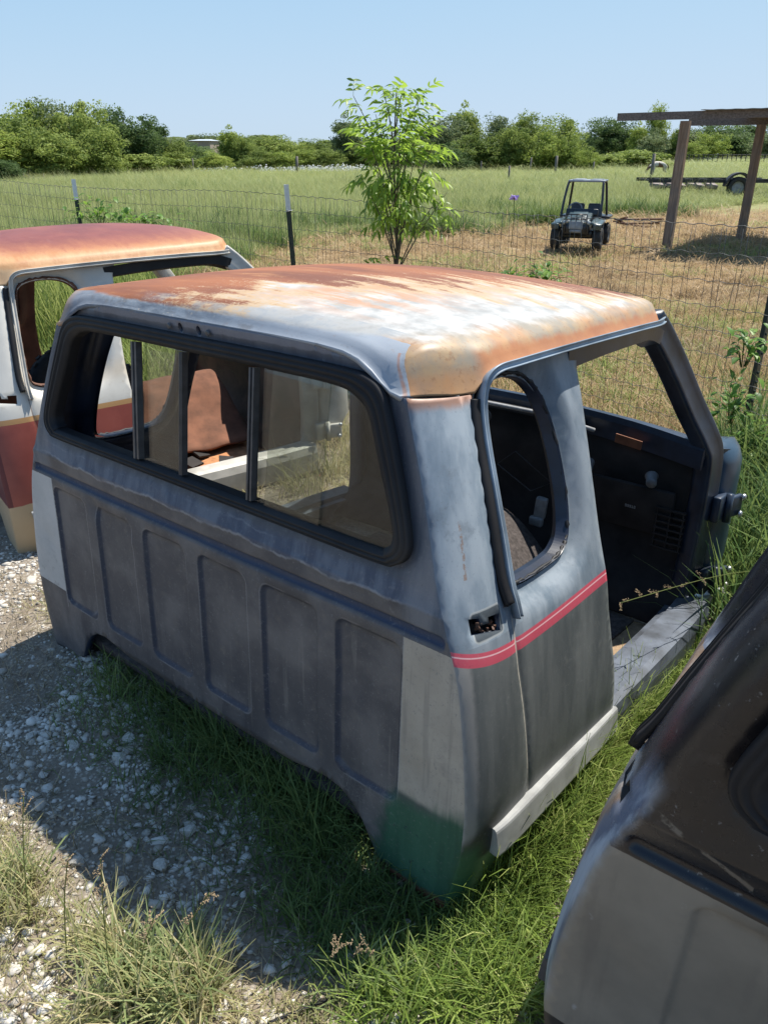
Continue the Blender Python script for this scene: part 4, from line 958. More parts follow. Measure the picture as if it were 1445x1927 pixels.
def not_under(q):
    """keep out of the three cabs' footprints"""
    keep = np.ones(len(q), bool)
    for o, zr in ((cabA, 0), (cabB, 0), (cabC, 0)):
        M = Matrix.LocRotScale(o.location, o.rotation_euler, None).inverted(); M = np.array(M)
        l = q[:, :2] @ M[:2, :2].T+M[:2, 3]; keep &= ~((np.abs(l[:, 0]) < .90) & (l[:, 1] > .10) & (l[:, 1] < 1.9))
    return keep
LM = {}
LM['shade'] = leafmat('shaded_grass_leaf', (.055, .095, .026), (.115, .175, .048), (.22, .27, .095))  # darker grass copy: the shade beside the cab is put into the colour
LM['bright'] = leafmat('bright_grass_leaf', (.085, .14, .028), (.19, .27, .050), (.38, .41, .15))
LM['dry'] = leafmat('drying_grass_leaf', (.14, .18, .055), (.30, .30, .13), (.52, .44, .27))
LM['straw'] = leafmat('cut_straw', (.20, .13, .065), (.36, .25, .13), (.54, .41, .24), inst=True)
LM['field'] = leafmat('field_grass_leaf', (.110, .165, .036), (.21, .27, .075), (.39, .39, .18), inst=True)
LM['weed'] = leafmat('tall_weed_leaf', (.035, .085, .020), (.085, .155, .035), (.20, .25, .08))
def stuff(name, parts, mat):
    V, F, T = join(parts); o = link(name, np_mesh(name, V, F, T), None, [mat]); tag(o, kind='stuff'); return o
def zone(px, n, h, w, lean, curl, k=9, sp=.03, z=-.04, poly=None, under=True, bias=None):
    poly = poly or gpoly(px, z); q = clumped(poly, n, k, sp)
    if under: q = q[not_under(q)]
    m = len(q); tt = np.clip(fbm(q[:, 0], q[:, 1], 3, 21)*.9+rng.normal(0, .22, m)+(bias or 0), 0, 1)
    return blades(z3(q)-[0, 0, .005], rng.uniform(*h, m), rng.uniform(*w, m), lean, curl, tint=tt)
NEAR_FIELD = [(230, 1225), (330, 1260), (600, 1440), (700, 1600), (800, 1690), (900, 1725), (880, 1790), (760, 1750), (620, 1730), (520, 1640), (400, 1520), (250, 1400), (180, 1290)]
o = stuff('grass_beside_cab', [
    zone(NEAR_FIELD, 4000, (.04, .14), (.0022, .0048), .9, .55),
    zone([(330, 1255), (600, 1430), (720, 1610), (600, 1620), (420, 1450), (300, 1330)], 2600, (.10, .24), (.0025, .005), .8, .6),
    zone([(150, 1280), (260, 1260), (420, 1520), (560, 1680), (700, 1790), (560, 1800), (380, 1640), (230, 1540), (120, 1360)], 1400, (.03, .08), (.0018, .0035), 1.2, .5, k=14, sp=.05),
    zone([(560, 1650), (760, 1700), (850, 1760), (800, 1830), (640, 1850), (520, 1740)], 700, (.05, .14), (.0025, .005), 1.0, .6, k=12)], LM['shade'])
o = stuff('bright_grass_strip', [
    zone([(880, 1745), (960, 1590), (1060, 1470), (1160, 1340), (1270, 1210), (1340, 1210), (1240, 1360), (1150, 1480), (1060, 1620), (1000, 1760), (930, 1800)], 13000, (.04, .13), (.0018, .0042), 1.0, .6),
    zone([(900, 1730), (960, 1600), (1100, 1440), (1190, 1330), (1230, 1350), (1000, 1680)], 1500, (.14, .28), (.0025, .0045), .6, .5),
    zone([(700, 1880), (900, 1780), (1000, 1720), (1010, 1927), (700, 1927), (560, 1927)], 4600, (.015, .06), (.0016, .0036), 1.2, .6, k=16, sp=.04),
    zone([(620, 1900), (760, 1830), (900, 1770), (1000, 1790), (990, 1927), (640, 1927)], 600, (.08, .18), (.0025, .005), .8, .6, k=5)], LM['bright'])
o = stuff('dry_grass_foreground', [
    zone([(-60, 1560), (40, 1555), (110, 1690), (230, 1730), (330, 1800), (430, 1860), (450, 1960), (-60, 1960)], 3800, (.012, .05), (.0012, .003), 1.2, .5, k=14, sp=.035),
    zone([(150, 1760), (250, 1750), (400, 1840), (430, 1960), (120, 1960)], 620, (.08, .20), (.003, .006), .8, .55, k=22, sp=.014),
    zone([(-40, 1600), (60, 1610), (90, 1760), (-40, 1800)], 260, (.08, .17), (.0025, .005), .8, .5, k=16, sp=.02),
    zone([(430, 1880), (640, 1890), (640, 1960), (430, 1960)], 500, (.02, .07), (.0016, .003), 1.2, .5, k=8, sp=.03)], LM['dry'])
# chopped stems and small weeds over the gravel
q = sample_poly([(-2.9, 2.0), (-2.2, 3.4), (-.9, 2.6), (.2, 1.4), (.2, .9), (-1.3, .9), (-1.8, 1.3)], 14000); q = q[not_under(q)]; dn = fbm(q[:, 0], q[:, 1], 4, 44); q = q[dn > .42]
m = len(q); b1 = blades(z3(q)+[0, 0, .004], rng.uniform(.015, .06, m), rng.uniform(.0012, .0026, m), 1.5, .35, tint=rng.uniform(0, 1, m))
stuff('chopped_stems', [b1], leafmat('dead_stem', (.11, .095, .06), (.22, .18, .115), (.40, .33, .22), .15))
# grass between the cabs, seen through the rear window, and the tall stand behind the left cab
def lw(root, l): return Matrix.LocRotScale(root.location, root.rotation_euler, None) @ Vector(l)
def lpoly(root, P): return [tuple(lw(root, (a, b, 0)))[:2] for a, b in P]
pA = lpoly(cabA, [(-1.0, .1), (-1.0, 2.0), (-1.7, 2.6), (-2.3, 2.2), (-1.6, .6), (-1.25, .1)])
o = stuff('grass_between_cabs', [zone(None, 5200, (.03, .12), (.0025, .004), 1.2, .5, poly=pA, bias=.25), zone(None, 900, (.12, .3), (.003, .005), .7, .5, poly=lpoly(cabA, [(-1.1, 1.5), (-1.2, 2.4), (-1.9, 2.6), (-1.8, 1.9)]))], LM['dry'])
stuff('grass_behind_viewer', [zone(None, 2200, (.03, .12), (.003, .006), 1.0, .6, poly=[(-2.5, .75), (1.2, .75), (1.6, -2.6), (-3.2, -2.6)], k=12, sp=.05)], LM['dry'])
pT = [(-4.6, 5.2), (-3.2, 6.2), (-1.7, 7.3), (-2.4, 8.1), (-5.5, 7.4)]
stuff('tall_grass_stand', [zone(None, 7000, (.6, 1.25), (.008, .014), .35, .35, k=20, sp=.07, poly=pT, bias=.1), zone(None, 2200, (.3, .7), (.005, .009), .6, .5, k=14, sp=.05, poly=[(-1.9, 5.0), (-.6, 5.2), (-.2, 6.0), (-1.6, 7.2), (-2.9, 6.3)])], LM['bright'])
wp = [(1.17, 2.35), (1.45, 2.1), (2.6, 3.0), (2.9, 4.2), (2.1, 4.6), (1.75, 3.9), (1.5, 3.2)]
stuff('coarse_green_clump', [zone([(180, 1790), (330, 1800), (400, 1870), (330, 1945), (150, 1930)], 330, (.09, .20), (.005, .009), .8, .6, k=30, sp=.016), zone([(-20, 1640), (70, 1640), (80, 1720), (-20, 1740)], 60, (.08, .16), (.004, .008), .8, .6, k=20, sp=.016), zone([(620, 1800), (760, 1800), (760, 1870), (620, 1870)], 60, (.08, .18), (.005, .009), 1.0, .6, k=12, sp=.02)], leafmat('coarse_grass_leaf', (.11, .16, .06), (.20, .25, .10), (.34, .37, .17)))
stuff('tall_weeds', [zone(None, 3800, (.22, .62), (.006, .013), .55, .55, k=10, sp=.05, poly=wp), zone(None, 900, (.45, .85), (.008, .014), .5, .6, poly=[(1.75, 3.2), (2.6, 3.1), (2.9, 4.2), (2.0, 4.3)], k=9, sp=.05), zone(None, 3200, (.10, .35), (.003, .006), .9, .5, poly=wp, k=10, sp=.05), zone(None, 900, (.10, .3), (.002, .004), .8, .4, poly=wp, bias=.6)], LM['weed'])
# ============================================================ gravel and rocks
def stone_batch(q, r, rg=rng):
    bm = bmesh.new(); bmesh.ops.create_icosphere(bm, subdivisions=1, radius=1); bv = np.array([v.co[:] for v in bm.verts]); bf = np.array([[v.index for v in f.verts] for f in bm.faces]); bm.free()
    n = len(q); V = bv[None]*(1+rg.normal(0, .23, (n, len(bv), 1))); V = V*np.stack([rg.uniform(.8, 1.4, n), rg.uniform(.7, 1.1, n), rg.uniform(.4, .75, n)], 1)[:, None]
    a = rg.uniform(0, 6.28, n); c, s = np.cos(a)[:, None], np.sin(a)[:, None]; X = V[..., 0]*c-V[..., 1]*s; Y = V[..., 0]*s+V[..., 1]*c; V = np.stack([X, Y, V[..., 2]], 2)*r[:, None, None]+np.column_stack([q, np.zeros(n)])[:, None]
    zz = z3(q)[:, 2]+r*.15; V[..., 2] += zz[:, None]; F = bf[None]+(np.arange(n)*len(bv))[:, None, None]
    return V.reshape(-1, 3), F.reshape(-1, 3), np.repeat(rg.random(n), len(bv))
gp_poly = [(-3.3, 2.2), (-2.4, 3.9), (-1.4, 3.1), (-.75, 2.35), (.25, 1.45), (.55, 1.0), (.3, .35), (-1.5, .35), (-2.4, 1.3)]
q = sample_poly(gp_poly, 54000); q = q[not_under(q)]; dn = fbm(q[:, 0], q[:, 1], 2.2, 77); q = q[rng.random(len(q)) < np.clip((dn-.30)*3.5, .08, 1)]
r = rng.lognormal(math.log(.0054), .5, len(q)).clip(.0022, .022)
def stonemat(name='limestone'):
    g = G(name, .85); t = g.attr('tint'); n = g.noise(g.pos(), 90, 4, .7); c = g.ramp(t, (0, (.32, .285, .24)), (.35, (.44, .41, .36)), (1, (.63, .60, .55))); c = g.mix(n.ss(.5, .75)*.45, c, (.2, .17, .14))
    g.set(color=c, spec=.25); g.bump(n, .4, .004); return g.mat
SM = stonemat(); V, F, T = stone_batch(q, r); tag(link('gravel', np_mesh('gravel', V, F, T), None, [SM]), kind='stuff')
q = sample_poly([(-2.8, .4), (1.2, .5), (1.4, -2.2), (-3.2, -2.2)], 9000); V, F, T = stone_batch(q, rng.lognormal(math.log(.008), .5, len(q)).clip(.003, .03)); tag(link('gravel_behind_viewer', np_mesh('gravel3', V, F, T), None, [SM]), kind='stuff')
q = sample_poly([(.3, .9), (.75, 1.5), (1.35, 2.4), (1.1, 2.3), (.2, 1.3)], 500); V, F, T = stone_batch(q, rng.uniform(.003, .008, len(q))); tag(link('gravel_in_grass', np_mesh('gravel2', V, F, T), None, [SM]), kind='stuff')
def rockmat():
    g = G('rough_limestone', .85); o = g.obj(); n = g.noise(o, 3, 5, .7); n2 = g.noise(o, 14, 4, .7); c = g.mix(n.ss(.3, .7), (.46, .425, .37), (.68, .65, .59)); c = g.mix(n2.ss(.55, .75)*.5, c, (.24, .20, .155)); g.set(color=c, spec=.25); g.bump(n2, .5, .03); return g.mat
RM = rockmat(); rock_meshes = []
for i in range(6):
    bm = bmesh.new(); bmesh.ops.create_icosphere(bm, subdivisions=3, radius=1)
    cuts = [(Vector((random.gauss(0, 1), random.gauss(0, 1), random.gauss(0, 1))).normalized(), random.uniform(.45, .8)) for _ in range(9)]
    for v in bm.verts:
        p = v.co.copy()
        for nrm, d in cuts:
            e = p.dot(nrm)-d
            if e > 0: p -= nrm*e*.92
        v.co = p*(1+.06*noise.noise(p*3+Vector((i, 0, 0))))
    me = bpy.data.meshes.new('rock'); bm.to_mesh(me); bm.free(); me.materials.append(RM); rock_meshes.append(me)
ROCKS = [(150, 1630, 30, 'flat pale rock in the shade, left of the middle of the gravel'), (172, 1678, 20, 'angular white rock just below the flat one in shade'), (305, 1637, 26, 'rounded white rock in the shade beside the dark grass'), (385, 1622, 15, 'small white rock at the edge of the dark grass'),
    (355, 1572, 28, 'upper pale rock lying against the grass in shade'), (245, 1397, 25, 'large white rock high on the shaded gravel'), (232, 1668, 24, 'pale oval rock beside the centre pebbles'), (230, 1435, 20, 'white rock under the shaded lower panel, alone on gravel'), (350, 1852, 36, 'big tan sunlit rock at the shadow edge'),
    (430, 1893, 22, 'rounded sunlit rock near the black cable'), (190, 1860, 32, 'white rock buried in the dry foreground grass'), (95, 1712, 30, 'sunlit chalky rock at the edge of the dry grass'), (340, 1920, 34, 'pale slab in the sun at the bottom edge'), (118, 1097, 20, 'white rock near the left cab in sunny gravel'),
    (62, 1085, 18, 'small rock under the tan corner of the left cab'), (140, 1410, 22, 'white lump on the gravel towards the left'), (60, 1390, 20, 'grey white rock near the left edge of the gravel'), (350, 1830, 24, 'grey rock in shade behind the dry clump'), (478, 1822, 16, 'smooth pebble-like rock low in the shade'),
    (85, 1465, 16, 'white stone in the pebble trail at the left'), (165, 1185, 20, 'pale rock at the foot of the left rear wheel cutout')]
for i, (px, py, s, lb) in enumerate(ROCKS):
    x, y = gp(px, py); d = math.hypot(math.hypot(x, y), CAM_H); o = link('rock', rock_meshes[i % 6]); rr = s*.5*d/FPX*1.1
    o.scale = (rr*1.15, rr*.9, rr*.62); o.rotation_euler = (random.uniform(-.2, .2), random.uniform(-.2, .2), random.uniform(0, 6)); o.location = (x, y, float(gz(x, y))+rr*.25); tag(o, lb, 'rock', 'limestone rocks in the yard')
# loose black cable
m = MB(); P = [(505, 1935), (560, 1912), (610, 1893), (650, 1878), (690, 1862), (720, 1868)]; m.tube(smooth_path([(*gp(*p), float(gz(*gp(*p)))+.008) for p in P], 6), .0035, 7); tag(m.build('cable', MAT['rubber']), 'thin black cable lying on the ground at the shadow edge', 'cable')
# red and blue litter between the cabs
for (c, nm, dx) in (((.6, .02, .03), 'red', 0), ((.03, .16, .5), 'blue', .05)):
    pt = lw(cabA, (-1.33-dx, 1.86-dx*.6, .05)); m = MB(); 
    for i in range(7): m.box((.012*math.cos(i*2.1), .012*math.sin(i*1.3), .008*i), (.026, .02, .014), rot=(i, i*1.7, i*.6), bev=.003)
    o = m.build('litter', simple(nm+'_litter', c, .5)); o.location = pt; tag(o, nm+' scrap of litter in the grass between the cabs', 'litter')
# ============================================================ wire fence
FH = 1.33
fpts = [(-7.4, 12.6), (-4.67, 10.33), (-3.48, 9.3), (-2.36, 8.5), (-1.39, 7.75), (-.74, 7.08), (-.01, 6.40), (.42, 5.93), (.92, 5.30), (1.23, 4.92), (1.58, 4.50), (1.91, 4.12), (2.5, 3.4), (3.1, 2.6)]
fl = smooth_path([(x, y, 0) for x, y in fpts], 10); cum = [0]
for a, b in zip(fl, fl[1:]): cum.append(cum[-1]+(b-a).length)
def fpos(s):
    i = min(max(np.searchsorted(cum, s)-1, 0), len(fl)-2); t = (s-cum[i])/(cum[i+1]-cum[i]); return fl[i].lerp(fl[i+1], t)
WM = simple('weathered_wire', (.11, .11, .105), .5, metal=.6, var=.4, scale=10)
fence = empty('wire_fence', fpos(cum[-1]/2)); tag(fence, 'woven wire mesh fence on steel posts behind the cabs', 'fence'); floc = Vector(fence.location)
rows = [0.02+i*.131 for i in range(11)]
for j, hz in enumerate(rows):
    m = MB(); pts = []; n = int(cum[-1]/.055); k = 0
    for i in range(n*2):
        s = i*.0275; p = fpos(s); pts.append(p-floc+Vector((0, 0, hz+.005*math.sin(i*math.pi/2+j)+.012*math.sin(s*1.3+j)*(j/10)+float(gz(p.x, p.y))*.5)))
    m.tube(pts, .0017 if j < 10 else .0022, 4); m.build('horizontal_wire', WM, fence)
vm = []
for k in range(4):
    m = MB(); pts = [Vector((.004*math.sin(i*2.1+k*2)*(.3 if i % 2 else 1)+.01*math.sin(i*.5+k), .003*math.cos(i*1.7+k), .0+i*.131)) for i in range(11)]; m.tube(pts, .0015, 4); me = m.mesh('vertical_wire'); me.materials.append(WM); vm.append(me)
s = cum[5]*0+0.3; cnt = 0; vis = []
while s < cum[-1]-.3: vis.append(s); s += .056 if s > 3 else .07
if len(vis) > 298: vis = [cum[-1]-.3-i*(cum[-1]-.6)/298 for i in range(298)]
for i, s in enumerate(vis):
    p = fpos(s); o = bpy.data.objects.new('vertical_wire', vm[i % 4]); col.objects.link(o); o.parent = fence; o.location = p-floc+Vector((0, 0, .02+float(gz(p.x, p.y))*.5)); o.rotation_euler = (random.gauss(0, .006), random.gauss(0, .008), random.choice((0, math.pi))+random.uniform(-.3, .3))
tm = [simple('green_post_paint', (.018, .034, .030), .45, var=.4, scale=20), simple('white_post_tip', (.62, .64, .65), .5, var=.1)]
def tpost(p, h, lean, label):
    t = empty('fence_post', p); tag(t, label, 'fence post', 'steel posts of the wire fence'); t.rotation_euler = (lean[0], lean[1], lean[2])
    T = [(-.022, 0), (.022, 0), (.022, .004), (.003, .005), (.003, .032), (-.003, .032), (-.003, .005), (-.022, .004)]
    for nm, a, b, mt in (('shaft', -.1, h-.20, tm[0]), ('tip', h-.20, h, tm[1])):
        m = MB(); m.sweep([(0, 0, a), (0, 0, (a+b)/2), (0, 0, b)], T, Vector((0, 1, 0)), smooth=False); m.build(nm, mt, t)
    m = MB()
    for i in range(int((h-.25)/.054)): m.box((0, -.003, .1+i*.054), (.012, .007, .012))
    o = m.build('studs', tm[0], t); o['kind'] = 'stuff'
    m = MB(); m.tube([(-.03, .01, h-.21), (-.03, -.02, h-.205), (.03, -.02, h-.20), (.03, .01, h-.2)], .002, 5); m.build('wire_clip', MAT['zinc'], t)
def fp(px, H=1.33):
    best = min(((abs((fpos(s).x/(fpos(s).y*math.cos(R_(PITCH))-(H-CAM_H)*math.sin(R_(PITCH))))*FPX+722.5-px)), s) for s in np.arange(0, cum[-1], .05))[1]; p = fpos(best); return (p.x, p.y-.03, float(gz(p.x, p.y))*.5)
tpost(fp(143), 1.40, (0, 0, .5), 'dark steel post with a white tip behind the left cab')
tpost(fp(557), 1.43, (0, -.05, .6), 'green steel post with a white tip, left of the sapling')
bx, by = gp(1388, 885); tpost((bx, by, -.04), 1.5, (.0, .0, .7), 'dark green steel post overgrown by vine at the right edge')
# ============================================================ sapling with feathered leaves
def leaflet(L, W, bend):
    vs = []; n = 5
    for i in range(n+1):
        t = i/n; w = W*math.sin(math.pi*min(1, t*.93+.05))**.9*(1-t*.25)*.5; z = -bend*t*t*L
        vs += [(-w, t*L, z+w*.25), (0, t*L, z), (w, t*L, z+w*.25)]
    fs = []
    for i in range(n): fs += [(3*i, 3*i+1, 3*i+4, 3*i+3), (3*i+1, 3*i+2, 3*i+5, 3*i+4)]
    return vs, fs
def compound_leaf(k, seed, mat):
    rd = random.Random(seed); V = []; F = []; T = []; Lr = .17
    def addl(M, L, W, tint):
        vs, fs = leaflet(L, W, .35); b = len(V); V.extend([tuple(M @ Vector(v)) for v in vs]); F.extend([tuple(i+b for i in f) for f in fs]); T.extend([tint]*len(vs))
    for i in range(k):
        t = .30+.70*i/(k-1) if k > 1 else .5; y = t*Lr; z = -.25*t*t*Lr
        for s in (-1, 1):
            a = s*R_(rd.uniform(42, 60)); M = Matrix.Translation((0, y, z)) @ Matrix.Rotation(-a, 4, 'Z') @ Matrix.Rotation(R_(rd.uniform(-35, 5)), 4, 'X') @ Matrix.Rotation(R_(s*rd.uniform(0, 25)), 4, 'Y'); addl(M, rd.uniform(.075, .105), rd.uniform(.023, .031), rd.random())
    addl(Matrix.Translation((0, Lr, -.25*Lr)) @ Matrix.Rotation(R_(-25), 4, 'X'), .105, .031, rd.random())
    # stalk as a thin strip
    b = len(V); V += [(-.0016, 0, 0), (.0016, 0, 0), (.0012, Lr, -.25*Lr), (-.0012, Lr, -.25*Lr)]; F.append((b, b+1, b+2, b+3)); T += [.1]*4
    me = np_mesh('compound_leaf', V, np.array(F), T); me.materials.append(mat); return me
LM['ash'] = leafmat('sapling_leaf', (.05, .11, .018), (.13, .24, .028), (.30, .42, .06), .5, .4)
leaf_meshes = [compound_leaf(3, s, LM['ash']) for s in range(5)]
sap_base = at(738, 505, 6.25); sap = empty('ash_sapling', (sap_base.x-.02, 6.25, -.02)); tag(sap, 'young ash sapling with drooping feathered leaves just beyond the fence', 'tree'); S0 = Vector(sap.location)
bark = simple('sapling_bark', (.10, .082, .06), .8, var=.3, scale=30, bump=.3)
top = at(738, 160, 6.25)-S0; H = top.z
stem = smooth_path([(0, 0, 0), (.03, 0, H*.25), (.055, .0, H*.5), (.03, .02, H*.75), (top.x+.03, 0, H*.98)], 8); m = MB(); m.tube(stem, list(np.linspace(.017, .004, len(stem))), 8); m.build('trunk', bark, sap)
tips = []; rd = random.Random(5)
def brpt(px, py, dy): px = 742+(px-742)*.84; p = at(px, py, 6.25+dy)-S0; return p
BR = [(650, 180, .1, .70), (700, 215, -.1, .66), (672, 235, -.25, .55), (812, 235, .1, .70), (800, 180, 0, .78), (830, 270, -.2, .50), (860, 362, -.05, .42), (830, 385, -.15, .42), (690, 290, .1, .48), (665, 330, -.2, .46), (765, 165, .1, .9), (715, 165, .15, .88), (812, 310, .25, .52), (775, 390, .2, .42), (722, 392, -.1, .42), (690, 225, 0, .7), (790, 215, .1, .72), (735, 250, -.25, .6), (770, 300, .2, .55), (755, 240, -.3, .62), (730, 330, -.35, .5), (785, 350, -.3, .45), (750, 205, .2, .8), (700, 350, .3, .45), (790, 290, -.1, .5), (725, 270, .3, .6)]
def stem_at(t): i = min(int(t*(len(stem)-1)), len(stem)-2); f = t*(len(stem)-1)-i; return stem[i].lerp(stem[i+1], f)
leaves = []
for px, py, dy, t0 in BR:
    a = stem_at(t0*.92); b = brpt(px, py, dy); mid = a.lerp(b, .5)+Vector((0, 0, .03+.05*rd.random())); path = smooth_path([a, mid, b], 5); m = MB(); m.tube(path, list(np.linspace(.006, .002, len(path))), 6); m.build('branch', bark, sap)
    L = (b-a).length; k = max(5, int(L/.058))
    for i in range(k): t = .25+.75*i/(k-1); p = path[min(len(path)-1, int(t*(len(path)-1)))]; leaves.append((p, (b-a), t0, i))
for t in np.linspace(.58, 1.0, 58):
    leaves.append((stem_at(t), Vector((rd.gauss(0, 1), rd.gauss(0, 1), .2)), t, rd.randint(0, 9)))
for i, (p, d, t0, k) in enumerate(leaves):
    h = p.z/H
    if h < .57 or (h < .68 and i % 2): continue
    droop = -.25 if h > .72 else (-.9 if h > .45 else -1.2)
    az = math.atan2(d.y, d.x)+(rd.uniform(.3, 1.3)*(1 if k % 2 else -1) if k else 0)+rd.gauss(0, .4); el = rd.gauss(.45 if h > .75 else (-.15 if h > .55 else -.75), .25)
    dirv = Vector((math.cos(az)*math.cos(el), math.sin(az)*math.cos(el), math.sin(el)))
    o = bpy.data.objects.new('leaf', leaf_meshes[i % 5]); col.objects.link(o); o.parent = sap; o.location = p
    qd = dirv.to_track_quat('Y', 'Z'); o.rotation_euler = (qd @ Euler((0, rd.gauss(0, .3), 0)).to_quaternion()).to_euler(); sc_ = rd.uniform(.7, 1.1)*(.85 if h > .8 else .95); o.scale = (sc_,)*3
# low suckers at its foot
for i in range(9):
    az = rd.uniform(0, 6.28); o = bpy.data.objects.new('leaf', leaf_meshes[i % 5]); col.objects.link(o); o.parent = sap; h = rd.uniform(.55, 1.0); o.location = (rd.gauss(-.05, .09), rd.gauss(0, .08), h); o.rotation_euler = Vector((math.cos(az), math.sin(az), .3)).to_track_quat('Y', 'Z').to_euler(); o.scale = (.75,)*3
# ============================================================ broad-leaved weeds and vine
LM['broad'] = leafmat('broad_leaf', (.05, .12, .02), (.10, .21, .03), (.20, .32, .05), .4, .45)
def broad(n, R, seed, name, label, loc, L=.06, cat='plant', group=None, shape=(1, 1, .7), stems=True):
    rd = random.Random(seed); V = []; F = []; T = []; root = empty(name, loc); tag(root, label, cat, group); sm = MB()
    for i in range(n):
        v = Vector((rd.gauss(0, 1)*shape[0], rd.gauss(0, 1)*shape[1], abs(rd.gauss(0, 1))*shape[2]))*R*.5; d = Vector((v.x, v.y, .2*R)).normalized()+Vector((rd.gauss(0, .4),)*3)
        M = Matrix.Translation(v) @ d.to_track_quat('Y', 'Z').to_matrix().to_4x4(); l = L*rd.uniform(.6, 1.2); vs, fs = leaflet(l, l*.75, .4); b = len(V); V += [tuple(M @ Vector(q)) for q in vs]; F += [tuple(q+b for q in f) for f in fs]; T += [rd.random()]*len(vs)
        if stems and i % 4 == 0: sm.tube([(v.x*.2, v.y*.2, -.05), v*.6, v], .0018, 4)
    o = link('foliage', np_mesh('foliage', V, np.array(F), T), root, [LM['broad']]); o['kind'] = 'stuff'
    if stems: sm.build('stem', LM['weed'], root)
p = at(958, 527, 5.55); broad(60, .11, 1, 'leafy_weed', 'bright green leafy weed at the fence, left one of two above the rusty roof', p, .05, group='weeds at the fence')
p = at(1022, 525, 5.2); broad(80, .12, 2, 'leafy_weed', 'bright green leafy weed at the fence, right one of two above the rusty roof', p, .05, group='weeds at the fence')
p = at(190, 415, 8.9); broad(110, .26, 3, 'vine', 'green vine climbing the fence beside the left steel post', p, .065, shape=(1.2, .5, .9))
p = at(262, 420, 8.3); broad(100, .24, 4, 'vine', 'low green vine along the fence above the maroon roof', p, .065, shape=(1.6, .5, .5))
for k, (px, py, n, rr) in enumerate(((1400, 672, 50, .10), (1375, 780, 60, .12), (1405, 850, 60, .14))):
    p = at(px, py, 3.95); broad(n, rr, 8+k, 'vine', ('drooping vine leaves at the top of the right post', 'vine leaves halfway up the right post', 'vine leaves at the foot of the right post')[k], p, .05, shape=(.7, .7, 1.4))
# ============================================================ seed-head grasses
def seed_grass(name, base, tip, label, group, n=14, heads=6):
    base = Vector(base); tip = Vector(tip); root = empty(name, base); tag(root, label, 'grass stalk', group); m = MB(); mid = (tip-base)*.5+Vector((0, 0, .04)); pa = smooth_path([(0, 0, 0), mid, tip-base], 8); m.tube(pa, .0013, 5); m.build('stalk', LM['dry'], root)
    V = []; F = []; T = []; hm = MB()
    for i in range(heads):
        t = 1-.42*i/heads; p = pa[int(t*(len(pa)-1))]; d = Vector((random.gauss(0, 1), random.gauss(0, 1), random.gauss(.2, .5))).normalized()+(tip-base).normalized()*1.1
        e = p+d.normalized()*random.uniform(.018, .042)
        hm.tube([p, e], .0007, 4)
        for j in range(n):
            c = p.lerp(e, (j+1)/n)+Vector((random.gauss(0, .002),)*3); hm.box(c, (.0016, .0016, .0040), rot=(random.random()*3, random.random()*3, random.random()*3))
    o = hm.build('seed_head', SEED, root); o['kind'] = 'stuff'
SEED = simple('seed_head', (.26, .19, .11), .8, var=.3)
sg = 'grass stalks with seed heads'
def G3(px, py): x, y = gp(px, py); return (x, y, float(gz(x, y)))
seed_grass('seed_grass', (1.75, 2.85, .1), at(1165, 1135, 2.05), 'long seed stalk leaning left across the dark doorway', None, 16, 9)
for i, (b, t, Y, lb) in enumerate([((215, 1900), (190, 1615), 1.12, 'tallest thin seed stalk above the dry clump'), ((260, 1900), (290, 1730), 1.1, 'short seed stalk in the middle of the dry clump'), ((300, 1900), (395, 1680), 1.12, 'right leaning seed stalk of the dry clump'), ((60, 1760), (45, 1500), 1.35, 'seed stalk by the left edge standing in shade'), ((130, 1830), (128, 1620), 1.15, 'seed stalk left of the dry clump'), ((600, 1880), (640, 1780), 1.15, 'brown seed stalk low beside the green corner'), ((760, 1850), (670, 1790), 1.15, 'pinkish seed stalk near the shadow edge')]):
    seed_grass('seed_grass', G3(*b), at(*t, Y), lb, sg, 12, 6)
